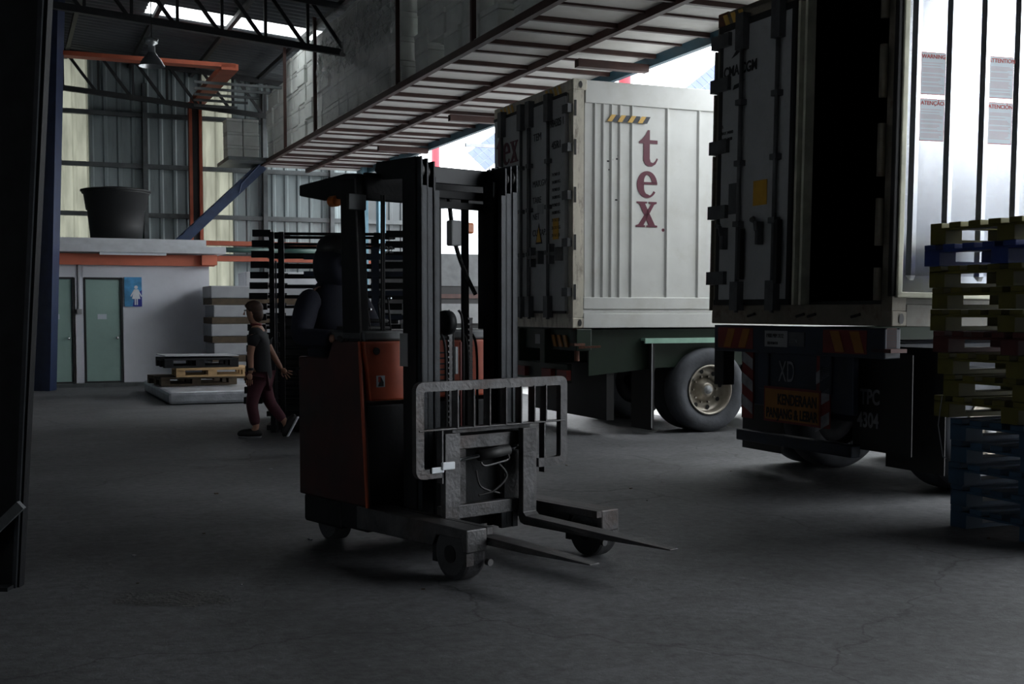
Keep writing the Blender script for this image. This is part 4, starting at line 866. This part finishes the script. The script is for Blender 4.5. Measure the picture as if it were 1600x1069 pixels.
for q in (5,8): skinobj('sleeve',[(-.0,jk[q][1]*.6,1.25,.1)]+jk[q:q+3],[(0,1),(1,2),(2,3)],navycl,op)
skinobj('jacket',jk[:5],[(0,1),(1,2),(2,3),(3,4)],navycl,op)
hd=ell((.01,0,1.47),(.15,.13,.18)); hd.v=[(x if x<.135 else .135,y,z) for x,y,z in hd.v]; hd.build('hood',navycl,op,smooth=True)
ell((.03,0,1.585),(.135,.115,.095),zmin=-.3).build('cap',gasket,op,smooth=True); MB().prism([(.1,1.56),(.24,1.53),(.24,1.54),(.1,1.59)],'y',-.07,.07).build('cap_peak',gasket,op,.004)
MB().prism([(.135,1.46),(.165,1.475),(.14,1.52)],'y',-.015,.015).build('nose',skin,op,.004)
tr=[(0,0,.76,.16,.14),(.02,.1,.7,.1),(.08,.1,.42,.08),(0,.1,.12,.065),(.02,-.1,.7,.1),(.08,-.1,.42,.08),(0,-.1,.12,.065)]
skinobj('trousers',tr,[(0,1),(1,2),(2,3),(0,4),(4,5),(5,6)],poloM,op)
def hand(parent,base,d,side,spread=.25,m=skin,L=.075):
    # palm and five fingers; d: direction; side: lateral vector
    d=Vector(d).normalized(); s_=Vector(side).normalized(); b=Vector(base); n=d.cross(s_)
    pts=[(*b,.024,.03),(*(b+d*.045),.022,.036),(*(b+d*.085),.017,.036)]; es=[(0,1),(1,2)]
    h=skinobj('hand',pts,es,m,parent,1)
    for k in range(4):
        off=s_*(.03-.02*k); dd=(d+s_*(spread*(1.5-k)*.4)).normalized(); l=L*(.85,1,.95,.75)[k]; p0=b+d*.08+off; p1=p0+dd*l*.5+n*.006; p2=p0+dd*l+n*.02
        skinobj('finger',[(*p0,.0095),(*p1,.009),(*p2,.007)],[(0,1),(1,2)],m,h,1)
    p0=b+d*.03+s_*.03; skinobj('thumb',[(*p0,.011),(*(p0+s_*.025+d*.025),.0105),(*(p0+s_*.03+d*.06),.0085)],[(0,1),(1,2)],m,h,1)
hand(op,(.37,.19,.98),(1,0,-.1),(0,-1,0),m=gasket); hand(op,(.36,-.19,1.0),(1,0,-.15),(0,1,0),m=gasket)
for y in (.1,-.1): ell((.08,y,.035),(.14,.05,.05),zmin=-.7).build('shoe',gasket,op,smooth=True)
# ---------------------------------------------------------------- walker
wk=empty('person',(-2.98,14.3,0),PI,'person in a black polo shirt with a red collar and maroon trousers walking left','person')
# local x forward (image left), local y: left side is +y -> rotated by pi that is world -y = towards camera
bod=[(0,0,.78,.12,.13),(.0,0,.95,.12,.14),(.0,0,1.12,.11,.15),(.02,0,1.24,.09,.13),(.04,0,1.32,.05),(.07,0,1.40,.068,.062),(.085,0,1.49,.088,.075),(.075,0,1.535,.07,.065),
 (.02,.17,1.22,.055),(.06,.21,.99,.042),(.05,.22,.82,.032),(.06,.22,.76,.026),
 (.0,-.17,1.22,.055),(-.1,-.22,1.0,.042),(-.2,-.22,.83,.032),(-.22,-.22,.79,.026),
 (.0,.09,.7,.085),(.08,.09,.4,.06),(.02,.09,.12,.042),(.1,.09,.045,.035),
 (-.02,-.09,.7,.085),(-.1,-.09,.4,.06),(-.29,-.09,.16,.042),(-.30,-.09,.05,.033)]
ed=[(0,1),(1,2),(2,3),(3,4),(4,5),(5,6),(6,7),(3,8),(8,9),(9,10),(10,11),(3,12),(12,13),(13,14),(14,15),(0,16),(16,17),(17,18),(18,19),(0,20),(20,21),(21,22),(22,23)]
skinobj('body',bod,ed,skin,wk)
sh=[(.0,0,.64,.165,.17),(.0,0,.76,.165,.17),(.01,0,.92,.155,.165),(.0,0,1.1,.135,.17),(.01,0,1.23,.105,.15),(.03,0,1.31,.06),(.02,.18,1.2,.08),(.045,.215,1.06,.07),(0,-.18,1.2,.08),(-.07,-.215,1.06,.07)]
skinobj('polo_shirt',sh,[(0,1),(1,2),(2,3),(3,4),(4,5),(4,6),(6,7),(4,8),(8,9)],poloM,wk)
MB().lathe([(.062,0),(.07,.005),(.066,.03),(.058,.03)],(.03,0,1.315),'z',24).build('collar',redref,wk,smooth=True)
tr=[(0,0,.74,.13,.14),(.0,.09,.68,.1),(.08,.09,.4,.075),(.025,.09,.13,.065),(-.02,-.09,.68,.1),(-.1,-.09,.4,.075),(-.27,-.09,.18,.06)]
skinobj('trousers',tr,[(0,1),(1,2),(2,3),(0,4),(4,5),(5,6)],trM,wk)
hr=ell((.055,0,1.52),(.11,.094,.1)); hr.v=[(x,y,max(z,1.45+1.0*max(0,x-.06))) for x,y,z in hr.v]; hr.build('hair',hairm,wk,smooth=True)
ell((.015,0,1.45),(.07,.08,.1)).build('hair',hairm,wk,smooth=True)
MB().prism([(.16,1.44),(.185,1.445),(.162,1.49)],'y',-.014,.014).build('nose',skin,wk,.003)
for y in (.08,-.08): ell((.075,y,1.46),(.016,.01,.028)).build('ear',skin,wk,smooth=True)
for y in (.03,-.03): ell((.158,y,1.495),(.008,.01,.007)).build('eye',gasket,wk,smooth=True)
B(.152,.165,-.02,.02,1.412,1.418).build('mouth',maroon,wk)
hand(wk,(.062,.22,.77),(.1,0,-1),(1,0,0),.1); hand(wk,(-.215,-.22,.8),(-.75,0,-.6),(.6,0,-.75),.9)
MB().lathe([(.036,0),(.04,.01),(.036,.03)],(.055,.22,.8),'z',20).build('wristwatch',gasket,wk,smooth=True)
s1=ell((.1,.09,.05),(.15,.05,.06),zmin=-.75).build('shoe',gasket,wk,smooth=True); B(-.03,.23,.045,.135,.0,.02).build('sole',greyl,s1,.008)
M=Matrix.Translation((-.33,-.09,.13))@Matrix.Rotation(R(62),4,'Y')
s2=ell((0,0,0),(.15,.05,.06),zmin=-.75); s2.v=[tuple(M@Vector(v)) for v in s2.v]; s2=s2.build('shoe',gasket,wk,smooth=True)
sl=MB().box(-.14,.13,-.045,.045,-.055,-.035,M); sl.build('sole',signwhite,s2,.008)
# ---------------------------------------------------------------- floor bits
def patch(cx,cy,rx,ry,seed,n=40):
    random.seed(seed); vs=[(cx,cy,.0015)]
    for i in range(n): t_=2*PI*i/n; q=random.uniform(.7,1.1); vs.append((cx+rx*q*math.cos(t_),cy+ry*q*math.sin(t_),.0015))
    return MB().add(vs,[(0,1+i,1+(i+1)%n) for i in range(n)])
o=patch(-1.75,6.25,.33,.2,4).build('oil_stain',mat('oil_stain_dark',(.022,.022,.022),.45,0,.8,9,bump=.6,dirt=(.09,.09,.085),dirtamt=.9,dscale=9)); tag(o,'dark rough oil stain on the floor at lower left','stain')
random.seed(11)
for k in range(26):
    x,y=random.uniform(-3,5),random.uniform(4.5,13); s_=random.uniform(.006,.018)
    mb=MB(); mb.box(-s_,s_,-s_*.6,s_*.6,0,s_*.5); o=mb.build('floor_debris',woodd if k%3 else boardw); o.location=(x,y,.001); o.rotation_euler=(0,0,random.random()*3); tag(o,'tiny scrap of debris lying on the asphalt floor','debris','debris scattered over the floor')
